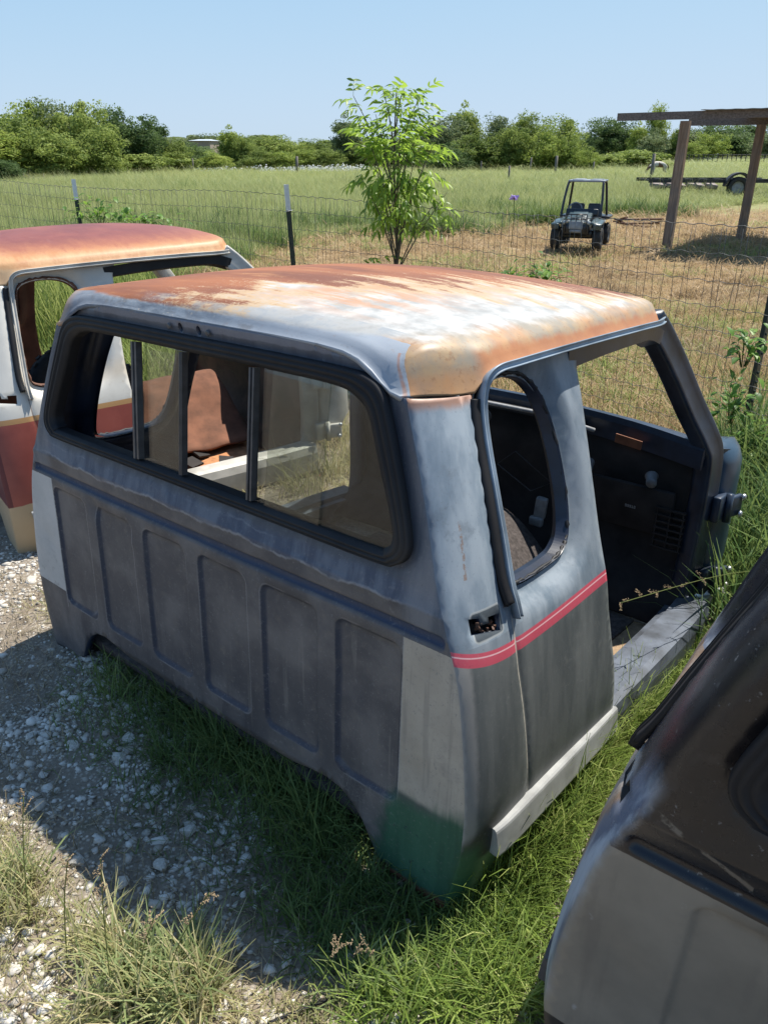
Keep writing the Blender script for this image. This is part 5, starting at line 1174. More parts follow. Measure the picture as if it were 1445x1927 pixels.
# ============================================================ instanced field grass and straw
def tuft_mesh(name, n, R, h, w, lean, curl, mat, seed, seeds=0):
    rg = np.random.default_rng(seed); P = np.column_stack([rg.normal(0, R, (n, 2)), np.zeros(n)]); V, F, T = blades(P, rg.uniform(*h, n), rg.uniform(*w, n), lean, curl, rg=rg); me = np_mesh(name, V, F, T); me.materials.append(mat); return me
def scatter(name, meshes, pts, rot, scl, kind='stuff'):
    base = bpy.data.meshes.new(name+'_points'); base.vertices.add(len(pts)); base.vertices.foreach_set('co', np.asarray(pts, np.float32).ravel())
    for nm, ty, dat, key in (('rotv', 'FLOAT_VECTOR', rot, 'vector'), ('sclv', 'FLOAT_VECTOR', scl, 'vector')):
        a = base.attributes.new(nm, ty, 'POINT'); a.data.foreach_set(key, np.asarray(dat, np.float32).ravel())
    a = base.attributes.new('pick', 'INT', 'POINT'); a.data.foreach_set('value', rng.integers(0, len(meshes), len(pts)).astype(np.int32))
    o = bpy.data.objects.new(name, base); col.objects.link(o); tag(o, kind=kind)
    nt = bpy.data.node_groups.new(name+'_nodes', 'GeometryNodeTree'); nt.interface.new_socket('Geometry', in_out='INPUT', socket_type='NodeSocketGeometry'); nt.interface.new_socket('Geometry', in_out='OUTPUT', socket_type='NodeSocketGeometry')
    N = nt.nodes; gi = N.new('NodeGroupInput'); go = N.new('NodeGroupOutput'); L = nt.links.new
    def na(nm, ty): x = N.new('GeometryNodeInputNamedAttribute'); x.data_type = ty; x.inputs['Name'].default_value = nm; return x.outputs['Attribute']
    jn = N.new('GeometryNodeJoinGeometry'); pk = na('pick', 'INT'); rt = na('rotv', 'FLOAT_VECTOR'); sl = na('sclv', 'FLOAT_VECTOR')
    for k, me in enumerate(meshes):
        # the source mesh sits on a point-less helper inside the tree
        src = bpy.data.objects.new(name+'_tuft', me); oi = N.new('GeometryNodeObjectInfo'); oi.inputs['Object'].default_value = src; oi.transform_space = 'ORIGINAL'
        cmp = N.new('FunctionNodeCompare'); cmp.data_type = 'INT'; cmp.operation = 'EQUAL'; cmp.inputs[3].default_value = k; L(pk, cmp.inputs[2])
        ip = N.new('GeometryNodeInstanceOnPoints'); L(gi.outputs[0], ip.inputs['Points']); L(cmp.outputs[0], ip.inputs['Selection']); L(oi.outputs['Geometry'], ip.inputs['Instance']); L(rt, ip.inputs['Rotation']); L(sl, ip.inputs['Scale']); L(ip.outputs[0], jn.inputs[0])
    L(jn.outputs[0], go.inputs[0]); md = o.modifiers.new('scatter', 'NODES'); md.node_group = nt; return o
def pix_points(n, y0, y1, keep, x0=-80, x1=1525):
    px = rng.uniform(x0, x1, n); py = y0+(y1-y0)*rng.random(n); cp, sp = math.cos(R_(PITCH)), math.sin(R_(PITCH)); a = (px-722.5)/FPX; b = (py-963.5)/FPX
    dy = cp-sp*b; dz = -sp-cp*b; k = -CAM_H/dz; X = a*k; Y = dy*k; ok = (dz < 0) & (Y < 170) & keep(X, Y); return X[ok], Y[ok]
def put(name, meshes, X, Y, sx, sz, tilt=.15):
    n = len(X); Z = gz(X, Y)+np.where(Y > 7, (fbm(X, Y, .9, 5)-.5)*.10-.03, 0); rot = np.stack([rng.normal(0, tilt, n), rng.normal(0, tilt, n), rng.uniform(0, 6.28, n)], 1); return scatter(name, meshes, np.stack([X, Y, Z], 1), rot, np.stack([sx, sx, sz], 1))
def fdist(X, Y): return Y+1.27*X-6.6
straw_m = [tuft_mesh('straw', 26, .05, (.05, .15), (.003, .006), 1.75, .35, LM['straw'], s) for s in (1, 2, 3)]
X, Y = pix_points(17000, 395, 900, lambda X, Y: (fdist(X, Y) > -.5) & (Y < ybound(X)+.6) & (X > -3.4)); n = len(X); put('cut_straw', straw_m, X, Y, rng.uniform(.8, 1.5, n)*np.clip(Y/9, 1, 2.2), rng.uniform(.5, 1.5, n)*np.clip(Y/12, 1, 1.6)*(0.5+1.3*vnoise(X, Y, 1.1, 8)**2), .3)
clod = [tuft_mesh('hay_clod', 70, .11, (.08, .20), (.004, .008), 1.5, .6, leafmat('damp_hay', (.08, .05, .03), (.17, .115, .06), (.32, .235, .13), inst=True), s) for s in (14, 15)]
X, Y = pix_points(2600, 395, 800, lambda X, Y: (fdist(X, Y) > .2) & (Y < ybound(X)+.8) & (X > -3.2) & (fbm(X, Y, .55, 61) > .53)); n = len(X); put('hay_clods', clod, X, Y, rng.uniform(.5, 1.3, n), rng.uniform(.4, 1.1, n))
gm = [tuft_mesh('short_green', 22, .05, (.05, .13), (.003, .006), .8, .4, LM['bright'], s) for s in (4, 5)]
def gkeep(X, Y): return (fdist(X, Y) > -.8) & (Y < ybound(X)) & ((fbm(X, Y, .45, 12) > .555) | ((X-2.0)**2+((Y-5.9)/1.0)**2 < 1.2) | ((X-3.2)**2+(Y-5.4)**2 < .8)) & (X > -2.5)
X, Y = pix_points(9000, 395, 880, gkeep); n = len(X); put('green_patches', gm, X, Y, rng.uniform(.8, 1.4, n)*np.clip(Y/8, 1, 2), rng.uniform(.6, 1.2, n))
fm = [tuft_mesh('field_tuft', 34, .10, (.22, .52), (.005, .010), .45, .35, LM['field'], s) for s in (6, 7, 8, 9)]
def seedy(s):
    V1, F1, T1 = blades(np.column_stack([np.random.default_rng(s).normal(0, .1, (26, 2)), np.zeros(26)]), np.random.default_rng(s).uniform(.35, .75, 26), .0045, .3, .2, rg=np.random.default_rng(s), tint=np.full(26, .95)); me = np_mesh('seedy', V1, F1, T1); me.materials.append(LM['field']); return me
fm.append(seedy(20))
X, Y = pix_points(46000, 283, 520, lambda X, Y: (fdist(X, Y) > .2) & ((Y > ybound(X)) | (X < -3.2)))
# thin with distance so that the sheet below reads at the far side
n = len(X); hgt = (.55+.75*fbm(X, Y, .16, 31))*np.clip((Y-ybound(X)+3)/6, .55, 1); put('field_grass', fm, X, Y, rng.uniform(.8, 1.3, n)*np.clip(Y/16, 1, 5.0), rng.uniform(.7, 1.15, n)*hgt*np.clip(Y/60+.55, .75, 1.1), .12)
bwm = [tuft_mesh('lush_weed', 40, .16, (.35, .75), (.012, .022), .6, .5, LM['weed'], s) for s in (10, 11)]
C = [(-3.4, 13.2, .9), (-4.1, 11.2, .8), (-3.0, 15.5, 1.0), (1.2, 18.3, .9), (3.9, 20.6, .8), (7.2, 23, 1.2), (-1.5, 19, 1.3), (-6, 17, 1.6), (2.8, 23, 1.5), (.6, 17.9, .6), (-4.5, 20, 1.5), (4, 30, 3), (-8, 34, 4), (10, 40, 4)]
X = np.concatenate([rng.normal(c[0], c[2]*.6, 60) for c in C]); Y = np.concatenate([rng.normal(c[1], c[2]*.4, 60) for c in C]); n = len(X); put('lush_weeds', bwm, X, Y, rng.uniform(.6, 1.1, n), rng.uniform(.5, 1.0, n))
# pale blossom along the far edge of the field
bl = MB()
for i in range(14): bl.box((random.gauss(0, .5), random.gauss(0, .3), random.uniform(.30, .62)), (.07, .07, .05), rot=(i, i*2, i))
bme = bl.mesh('blossom'); bme.materials.append(simple('white_blossom', (.62, .62, .60), .8, var=.2))
X = rng.uniform(-26, -1, 300); Y = rng.uniform(58, 66, 300); put('white_blossom', [bme], X, Y, np.full(300, 1.0), np.full(300, .8))
# ============================================================ trees
def crown_mesh(name, seed, shape, nclump, nleaf, lsize):
    rg = np.random.default_rng(seed); u = rg.normal(0, 1, (nclump, 3)); u /= np.linalg.norm(u, axis=1)[:, None]; r = rg.random(nclump)**.5*rg.uniform(.75, 1.18, nclump); c = u*r[:, None]*np.array([.40, .40, .42])+[0, 0, .52]
    if shape == 'low': c[:, 2] = c[:, 2]*.95-.02
    if shape == 'tall': c *= [.75, .75, 1.0]
    if shape == 'round': c[:, 2] = .18+(c[:, 2]-.1)*.92
    cr = rg.uniform(.045, .14, nclump); k = rg.integers(0, nclump, nleaf); d = rg.normal(0, 1, (nleaf, 3)); d /= np.linalg.norm(d, axis=1)[:, None]; rad = cr[k]*rg.uniform(.55, 1.15, nleaf)**.7; P = c[k]+d*rad[:, None]*[1.1, 1.1, .8]
    P[:, 2] = np.maximum(P[:, 2], .02+rg.random(nleaf)*.05)
    s = lsize*rg.uniform(.6, 1.4, nleaf); a = d+rg.normal(0, .6, (nleaf, 3)); a /= np.linalg.norm(a, axis=1)[:, None]; t = np.cross(a, rg.normal(0, 1, (nleaf, 3))); t /= np.linalg.norm(t, axis=1)[:, None]+1e-9; b = np.cross(a, t)
    V = np.stack([P-t*s[:, None], P-b*s[:, None]*.6, P+t*s[:, None], P+b*s[:, None]*.6], 1).reshape(-1, 3); F = np.arange(nleaf*4).reshape(-1, 4)
    T = np.repeat(np.clip((rg.random(nclump)*.7+.15)[k]+rg.normal(0, .12, nleaf), 0, 1), 4); return np_mesh(name, V, F, T)
TM = {}
def treemat(name, d, m_, l):
    g = G(name, .65); t = g.attr('tint'); tt = t*.75+g.rnd()*.25; c = g.ramp(tt, (0, d), (.5, m_), (1, l)); g.set(color=c, spec=.2); tr = g.t.nodes.new('ShaderNodeBsdfTranslucent'); g.link(c, tr.inputs[0]); mx = g.t.nodes.new('ShaderNodeMixShader'); mx.inputs[0].default_value = .45
    g.t.links.new(g.p.outputs[0], mx.inputs[1]); g.t.links.new(tr.outputs[0], mx.inputs[2]); g.t.links.new(mx.outputs[0], g.out.inputs[0]); return g.mat
TM['g'] = treemat('mid_green_crown', (.075, .115, .028), (.21, .27, .065), (.38, .44, .12)); TM['d'] = treemat('dark_green_crown', (.04, .075, .028), (.10, .155, .052), (.20, .27, .09)); TM['l'] = treemat('light_green_crown', (.12, .17, .035), (.26, .33, .07), (.42, .47, .12)); TM['w'] = treemat('grey_green_crown', (.085, .12, .055), (.19, .235, .11), (.31, .36, .18))
TB = simple('grey_tree_bark', (.09, .078, .065), .9, var=.3)
CM = {s: [crown_mesh('crown', i*7+j, s, 120, 13000, .0155) for j in range(3)] for i, s in enumerate(('round', 'low', 'tall'))}
def trunk_mesh(seed):
    rd = random.Random(seed); m = MB(); m.tube(smooth_path([(0, 0, -.02), (.01, 0, .2), (.0, .01, .45), (.02, 0, .8)], 4), list(np.linspace(.022, .006, 13)), 7)
    for i in range(7):
        a = rd.uniform(0, 6.28); h = rd.uniform(.12, .5); r = rd.uniform(.15, .33); m.tube([(0, 0, h), (math.cos(a)*r*.5, math.sin(a)*r*.5, h+.12), (math.cos(a)*r, math.sin(a)*r, h+.32)], [.010, .007, .003], 5)
    return m.mesh('trunk')
TRK = [trunk_mesh(s) for s in range(3)]
kinds = {'g': 'mid green', 'd': 'dark green', 'l': 'light green', 'w': 'grey green'}; shp = {'round': 'rounded', 'low': 'broad', 'tall': 'slender'}
TREES = [(-40, 225, 150, 46, 'l', 'round'), (20, 210, 120, 48, 'g', 'round'), (55, 188, 105, 52, 'l', 'round'), (110, 182, 120, 54, 'w', 'round'), (160, 186, 110, 52, 'g', 'round'), (100, 232, 110, 47, 'g', 'low'), (190, 222, 90, 49, 'g', 'low'), (222, 196, 90, 56, 'd', 'tall'), (262, 214, 90, 57, 'd', 'round'), (295, 220, 70, 60, 'd', 'tall'), (325, 245, 70, 60, 'g', 'low'), (-5, 290, 80, 40, 'd', 'low'), (350, 262, 80, 62, 'd', 'low'), (395, 240, 90, 95, 'w', 'low'), (400, 278, 60, 61, 'l', 'low'), (372, 267, 74, 82, 'd', 'low'), (437, 234, 60, 64, 'l', 'tall'), (462, 250, 50, 63, 'g', 'tall'), (500, 245, 80, 80, 'g', 'low'), (480, 270, 70, 62, 'g', 'low'), (545, 248, 90, 80, 'g', 'low'), (530, 275, 70, 63, 'l', 'low'), (590, 250, 80, 82, 'g', 'low'), (575, 272, 60, 64, 'l', 'low'), (620, 265, 60, 64, 'g', 'low'), (652, 212, 66, 66, 'w', 'tall'), (688, 250, 80, 66, 'g', 'low'), (730, 245, 90, 66, 'd', 'low'), (780, 250, 80, 64, 'g', 'low'), (830, 215, 90, 66, 'w', 'round'), (872, 190, 74, 68, 'g', 'tall'), (905, 235, 90, 62, 'g', 'low'), (936, 208, 64, 66, 'w', 'tall'), (962, 225, 70, 62, 'g', 'low'), (990, 206, 74, 68, 'g', 'tall'), (1012, 228, 80, 62, 'l', 'low'), (1048, 212, 86, 66, 'g', 'round'), (1065, 245, 60, 61, 'l', 'low'), (1095, 270, 60, 62, 'l', 'low'), (850, 262, 70, 60, 'd', 'low'), (1110, 250, 60, 110, 'd', 'low'), (1142, 218, 84, 112, 'd', 'round'), (1175, 240, 60, 112, 'd', 'round'), (1196, 228, 44, 102, 'l', 'tall'), (1228, 190, 46, 104, 'l', 'tall'), (1232, 235, 54, 100, 'w', 'low'), (1272, 232, 44, 100, 'g', 'tall'), (1300, 262, 50, 98, 'l', 'low'), (1330, 245, 62, 100, 'l', 'round'), (1345, 228, 90, 150, 'd', 'round'), (1390, 236, 90, 135, 'd', 'low'), (1420, 228, 80, 150, 'd', 'round'), (1455, 240, 80, 125, 'w', 'low'), (1300, 236, 70, 150, 'w', 'low')]
TREES = sorted(TREES, key=lambda t: t[0]); 
ordw = ['first', 'second', 'third', 'fourth', 'fifth', 'sixth', 'seventh', 'eighth', 'ninth', 'tenth', 'eleventh', 'twelfth', 'thirteenth', 'fourteenth', 'fifteenth', 'sixteenth', 'seventeenth', 'eighteenth']; cnt = {}
for i, (px, ty, wpx, d, k, s) in enumerate(TREES):
    b = at(px, 300, d); top = at(px, ty, d); hh = top.z; W = wpx/FPX*d*1.08; W *= 1.15; t = empty('field_tree', (b.x, d, -.1), random.uniform(0, 6.28)); key = (k, s); cnt[key] = cnt.get(key, 0)+1
    tag(t, f'{kinds[k]} {shp[s]} tree in the far treeline, {ordw[cnt[key]-1]} of that kind from the left', 'tree', 'trees along the far side of the field')
    c = link('crown', CM[s][i % 3], t); 
    if not c.data.materials: c.data.materials.append(TM[k])
    c.material_slots[0].link = 'OBJECT'; c.material_slots[0].material = TM[k]; c.scale = (W/.95, W/.95, hh/.98)
    r = link('trunk', TRK[i % 3], t, [TB]); r.scale = (hh*.7, hh*.7, hh)
# undergrowth along the treeline
und = crown_mesh('hedge', 99, 'low', 60, 5000, .03); und.materials.append(TM['g']); X = np.concatenate([rng.uniform(-36, 22, 60), rng.uniform(20, 60, 14)]); Y = np.concatenate([rng.uniform(66, 74, 60), rng.uniform(118, 135, 14)]); X[:20] = rng.uniform(-34, -14, 20); Y[:20] = rng.uniform(54, 60, 20)
n = len(X); scatter('undergrowth', [und], np.stack([X, Y, np.full(n, -.1)], 1), np.stack([np.zeros(n), np.zeros(n), rng.uniform(0, 6.28, n)], 1), np.stack([rng.uniform(3, 5, n), rng.uniform(3, 5, n), rng.uniform(.8, 1.9, n)], 1))
bg = crown_mesh('far_wood', 98, 'low', 70, 6000, .03); bg.materials.append(TM['w']); X = rng.uniform(-190, 230, 150); Y = rng.uniform(200, 260, 150); n = 150
scatter('far_wood', [bg], np.stack([X, Y, np.full(n, -1)], 1), np.stack([np.zeros(n), np.zeros(n), rng.uniform(0, 6.28, n)], 1), np.stack([rng.uniform(14, 24, n), rng.uniform(14, 24, n), rng.uniform(3.5, 6.0, n)], 1))
# ============================================================ ride-on buggy on the mown grass
def P_(o, name, mat, parent): return o.build(name, mat, parent)
gb = gp(1082, 472, 0); bug = empty('buggy', (gb[0], gb[1], .03), R_(-22)); bug.scale = (.92, .92, 1.0); tag(bug, 'small black ride-on buggy with a flat roof parked on the mown grass', 'buggy')
bp = simple('buggy_black_plastic', (.016, .018, .022), .32, var=.4, scale=10); bg_ = simple('buggy_grey_panel', (.20, .21, .22), .4, var=.25, scale=10); bs = simple('buggy_teal_plastic', (.05, .075, .08), .3, var=.4, scale=8)
m = MB(); vs = []; secs = [(-.16, .20, .30, .20), (-.17, .30, .40, .34), (-.05, .34, .50, .40), (.18, .34, .56, .42), (.42, .34, .60, .20), (.44, .34, .30, .18)]
m.box((0, .5, .26), (.62, 1.15, .14), bev=.03); m.box((0, -.02, .36), (.50, .42, .20), rot=(.1, 0, 0), bev=.05); m.box((0, 1.05, .42), (.66, .40, .24), bev=.05); P_(m, 'chassis_tub', bp, bug)
m = MB(); m.box((0, .06, .50), (.46, .56, .08), rot=(.30, 0, 0), bev=.03); m.box((0, .16, .56), (.30, .42, .05), rot=(.28, 0, 0), bev=.02); P_(m, 'hood', bs, bug)
m = MB(); m.box((0, -.245, .42), (.26, .03, .13), rot=(-.15, 0, 0), bev=.012); m.box((0, -.25, .325), (.22, .03, .05), bev=.01); P_(m, 'grille_panel', bg_, bug)
for s in (-1, 1):
    m = MB(); m.box((s*.20, -.19, .475), (.13, .05, .065), rot=(-.3, s*.45, s*.35), bev=.015); P_(m, 'headlight', simple('headlight_lens', (.45, .46, .44), .15), bug)
    m = MB(); m.box((s*.37, -.02, .46), (.20, .46, .05), rot=(.12, s*.25, 0), bev=.02); m.box((s*.40, -.22, .40), (.16, .05, .10), rot=(.3, 0, s*.4), bev=.015); P_(m, 'front_fender', bs, bug)
    m = MB(); m.box((s*.40, .98, .50), (.18, .50, .05), bev=.02); P_(m, 'rear_fender', bp, bug)
    m = MB(); m.tube(smooth_path([(s*.38, .22, .52), (s*.365, .36, .82), (s*.335, .50, 1.075), (s*.32, .60, 1.10)], 5), .024, 8); P_(m, 'roll_bar', bp, bug)
    m = MB(); m.tube(smooth_path([(s*.39, 1.05, .50), (s*.36, 1.02, .8), (s*.33, .98, 1.06), (s*.32, .9, 1.10)], 5), .024, 8); P_(m, 'roll_bar', bp, bug)
    m = MB(); m.tube([(s*.385, .30, .50), (s*.41, .60, .42), (s*.40, .95, .50)], .020, 8); P_(m, 'side_bar', bg_, bug)
    m = MB(); m.box((s*.17, .84, .56), (.27, .09, .34), rot=(-.22, 0, 0), bev=.035); m.box((s*.17, .66, .42), (.27, .32, .09), bev=.03); P_(m, 'seat', simple('seat_plastic', (.03, .032, .036), .45), bug)
    for y in (0, 1.02):
        t = MB(); M = Matrix.Translation((s*.40, y, .19)) @ Matrix.Rotation(math.pi/2, 4, 'Y'); t.lathe([(.10, -.075), (.165, -.085), (.19, -.055), (.193, 0), (.19, .055), (.165, .085), (.10, .075), (.09, 0), (.10, -.075)], M, 22)
        w = P_(t, 'wheel', MAT['tyre'], bug); t = MB(); t.lathe([(0, -.03), (.09, -.03), (.098, -.07), (.10, -.07), (.10, .07), (.098, .07), (.09, .03), (0, .03)], M, 18); t.build('rim', bg_, w)
        t = MB()
        for i in range(18):
            a = i/18*2*math.pi; q = MB(); q.box((.196, 0, .04*(1 if i % 2 else -1)), (.016, .03, .06)); M2 = M @ Matrix.Rotation(a, 4, 'Z'); t.add([M2 @ Vector(p) for p in q.v], q.f)
        o = t.build('tread_lugs', MAT['tyre'], w); o['kind'] = 'stuff'
m = MB(); m.box((0, .78, 1.115), (.70, .56, .035), bev=.012); m.box((-.17, .78, 1.136), (.20, .50, .012), bev=.004); m.box((.17, .78, 1.136), (.20, .50, .012), bev=.004); P_(m, 'roof_panel', simple('sun_bleached_roof', (.23, .25, .28), .4, var=.25, scale=8), bug)
m = MB(); c = Vector((-.16, .50, .64)); m.tube([c+Vector((.13*math.cos(a), .05*math.sin(a), .11*math.sin(a))) for a in np.linspace(0, 2*math.pi, 20)], .012, 6); m.tube([c, c+Vector((0, -.14, -.12))], .012, 6); m.tube([c-Vector((.12, 0, 0)), c+Vector((.12, 0, 0))], .009, 6); P_(m, 'steering_wheel', bg_, bug)
m = MB()
for z in (.52, .60): m.tube([(-.20, -.24, z), (.20, -.24, z)], .010, 6)
for x in (-.20, -.10, 0, .10, .20): m.tube([(x, -.24, .30), (x, -.24, .60)], .009, 6)
P_(m, 'brush_guard', bp, bug); m = MB(); m.box((0, .36, .60), (.62, .06, .12), rot=(-.3, 0, 0), bev=.02); P_(m, 'dashboard', bp, bug)
# ============================================================ open timber shelter
wood = G('weathered_timber', .85); o_ = wood.obj(); n_ = wood.noise(o_, 6, 5, .65, stretch=(6, 6, .4)); n2_ = wood.noise(o_, 3, 3); wood.set(color=wood.mix(n2_.ss(.4, .7)*.6, wood.mix(n_.ss(.3, .7), (.16, .105, .07), (.33, .24, .17)), (.15, .125, .11))); wood.bump(n_, .3, .01); WD = wood.mat
wood2 = G('grey_timber', .85); o_ = wood2.obj(); n_ = wood2.noise(o_, 8, 5, .65, stretch=(.4, 6, 6)); wood2.set(color=wood2.mix(n_.ss(.3, .7), (.085, .068, .060), (.20, .165, .145))); wood2.bump(n_, .3, .01); WD2 = wood2.mat
sh = empty('shelter', (7.2, 15.5, 0)); tag(sh, 'open timber shelter with a flat sheet roof on leaning posts, upper right', 'shelter'); SO = Vector(sh.location)
e2 = Vector((.80, -.60, 0)); e1 = Vector((.60, .80, 0))
tipb = at(1161, 227, 15.9); z0 = 2.17
def bar(a, b, w, h, mat, name, up=(0, 0, 1)):
    m = MB(); a = Vector(a)-SO; b = Vector(b)-SO; m.sweep([a, a.lerp(b, .5), b], [(-w/2, -h/2), (w/2, -h/2), (w/2, h/2), (-w/2, h/2)], Vector(up), smooth=False); return m.build(name, mat, sh)
p1 = gp(1254, 463, 0); p2 = gp(1392, 447, 0)
bar((p1[0], p1[1], -.3), (p1[0]+.02, p1[1], 2.12), .165, .11, WD, 'post', (.6, .8, 0)); bar((p2[0], p2[1], -.3), (p2[0]+.02, p2[1], 2.10), .16, .11, WD, 'post', (.6, .8, 0))
bar((p1[0]+4.2, p1[1]-3.1, -.3), (p1[0]+4.2, p1[1]-3.1, 2.14), .19, .13, WD, 'post', (.6, .8, 0)); bar((p2[0]+4.2, p2[1]-3.0, -.3), (p2[0]+4.2, p2[1]-3.0, 2.14), .19, .13, WD, 'post', (.6, .8, 0))
B0 = Vector((tipb.x, 15.9, z0+.02)); B1 = B0+e2*7.2+Vector((0, 0, .03)); bar(B0, B1, .05, .125, WD2, 'beam')
bar(Vector((p2[0], p2[1], z0))-e2*1.4, Vector((p2[0], p2[1], z0))+e2*5.2, .05, .15, WD2, 'beam')
for k in range(6):
    a = B0+e2*(1.9+k*1.05)+Vector((0, 0, .04))+e1*.06; bar(a, a+e1*4.0, .05, .08, WD2, 'rafter')
m = MB(); vs = []; N = 90
for j, t in enumerate((-.12, 4.4)):
    for i in range(N+1):
        p = B0+e2*(1.5+6.2*i/N)+e1*t+Vector((0, 0, .085+.003*math.sin(i*1.7))); vs.append(p-SO)
m.add(vs, [(i, i+1, N+1+i+1, N+1+i) for i in range(N)], 0, True); o = m.build('roof_sheet', simple('dull_roof_sheet', (.26, .28, .28), .45, metal=.3, var=.3, scale=3), sh); md = o.modifiers.new('t', 'SOLIDIFY'); md.thickness = .008
m = MB(); 
# ============================================================ timber and scrap on the mown ground
x, y = gp(1192, 428, 0); pile = empty('scrap_pile', (x, y, .02)); tag(pile, 'low heap of rusty boards and scrap right of the buggy', 'scrap')
for (dx, dy, dz, L, a, t) in ((.1, 0, .16, 1.15, .12, .0), (-.3, .1, .10, .55, .9, .25), (-.1, -.1, .05, .7, -.4, .1), (-.35, -.05, .16, .35, 2.2, .3), (.2, .15, .06, .9, .2, 0)):
    m = MB(); m.box((0, 0, 0), (L, .10, .035)); o = m.build('board', simple('rusty_board', (.12, .06, .04), .85, var=.5), pile); o.location = (dx, dy, dz); o.rotation_euler = (0, t, a)
# ============================================================ flatbed trailer
tx, ty = at(1372, 330, 31).x, 31; tr = empty('trailer', (tx, ty, 0), R_(-3)); tag(tr, 'long black flatbed trailer with round fender standing in the tall grass', 'trailer'); tb = simple('trailer_black', (.018, .017, .017), .6, var=.5)
m = MB(); m.box((-.8, -.9, .62), (4.6, .06, .12)); P_(m, 'side_rail', tb, tr); m = MB(); m.box((-.8, .9, .62), (4.6, .06, .12)); P_(m, 'side_rail', tb, tr); m = MB(); m.box((2.4, -.9, .66), (3.0, .06, .06)); P_(m, 'tongue', tb, tr)
for i in range(9):
    m = MB(); m.box((-3.0+i*.54, 0, .63), (.06, 1.76, .06)); P_(m, 'cross_member', tb, tr)
for i, (x, w) in enumerate(((-2.7, .5), (-2.1, .7), (-1.4, .6), (-.85, .4))):
    m = MB(); m.box((x, -.7, .46), (w, .4, .16), rot=(.2, .1, .1), bev=.03); P_(m, 'load_scrap', simple('mixed_scrap', (.16, .13, .12), .7, var=.7, scale=5), tr)
m = MB(); pts = [Vector((.44*math.cos(a), -.98, .42+.44*math.sin(a))) for a in np.linspace(.05, math.pi-.05, 16)]; m.sweep(pts, [(-.14, -.02), (.14, -.02), (.14, .05), (-.14, .05)], [Vector((p.x, 0, p.z-.42)) for p in pts], smooth=False); P_(m, 'fender', tb, tr)
M = Matrix.Translation((0, -.98, .40)) @ Matrix.Rotation(math.pi/2, 4, 'X'); m = MB(); m.lathe([(.22, -.09), (.33, -.10), (.365, -.05), (.365, .05), (.33, .10), (.22, .09), (.2, 0), (.22, -.09)], M, 24); w = P_(m, 'wheel', MAT['tyre'], tr); m = MB(); m.lathe([(0, .03), (.10, .05), (.20, .02), (.22, .07), (.22, -.07)], M, 20); m.build('rim', bg_, w)
m = MB(); m.box((2.05, -.9, .33), (.08, .08, .62)); P_(m, 'jack_stand', tb, tr)
# ============================================================ grazing horse
def skin_body(name, V, E, Rr, mat, parent, root=0, sub=1):
    me = bpy.data.meshes.new(name); me.from_pydata(V, E, []); o = link(name, me, parent, [mat]); md = o.modifiers.new('skin', 'SKIN')
    for i, r in enumerate(Rr): me.skin_vertices[0].data[i].radius = (r, r) if not isinstance(r, tuple) else r
    me.skin_vertices[0].data[root].use_root = True; s = o.modifiers.new('sub', 'SUBSURF'); s.levels = sub; s.render_levels = sub+1; return o
hx = at(1238, 315, 52); hs = empty('horse', (hx.x, 52, .05), R_(8)); hs.scale = (.74,)*3; tag(hs, 'brown and white horse grazing with its head down in the far field', 'horse')
hm = G('pinto_coat', .7); hn = hm.noise(hm.obj(), 1.7, 2, .4, off=2); hm.set(color=hm.mix(hn.ss(.485, .51), (.45, .41, .36), (.12, .06, .035)))
V = [(.55, 0, .98), (.15, 0, .96), (-.30, 0, 1.0), (-.55, 0, .98), (-.80, 0, .80), (-1.0, 0, .50), (-1.08, 0, .30), (-1.20, 0, .12)]; E = [(i, i+1) for i in range(7)]; Rr = [.24, .25, .24, .19, .12, .095, .10, .055]
for sx in (-.13, .13):
    b = len(V); V += [(.60, sx, .78), (.52, sx, .60), (.66, sx, .42), (.62, sx, .18), (.60, sx, .04)]; E += [(0, b), (b, b+1), (b+1, b+2), (b+2, b+3), (b+3, b+4)]; Rr += [.14, .09, .05, .035, .05]
    b = len(V); V += [(-.42, sx, .72), (-.42, sx, .45), (-.42, sx, .22), (-.44, sx, .04)]; E += [(3, b), (b, b+1), (b+1, b+2), (b+2, b+3)]; Rr += [.10, .055, .038, .05]
skin_body('body', V, E, Rr, hm.mat, hs, 1)
m = MB(); m.tube([(.76, 0, 1.02), (.86, 0, .8), (.87, 0, .45)], [.03, .05, .02], 8); m.build('tail', simple('dark_hair', (.05, .03, .02), .8), hs); m = MB()
for i in range(7): m.tube([(-.55-.07*i, 0, 1.13-.11*i), (-.60-.07*i, -.07, 1.02-.11*i)], [.03, .01], 6)
m.build('mane', simple('pale_hair', (.5, .46, .40), .8), hs)
for s in (-1, 1): m = MB(); m.tube([(-1.0, s*.06, .36), (-.94, s*.08, .46)], [.03, .006], 6); m.build('ear', hm.mat, hs)
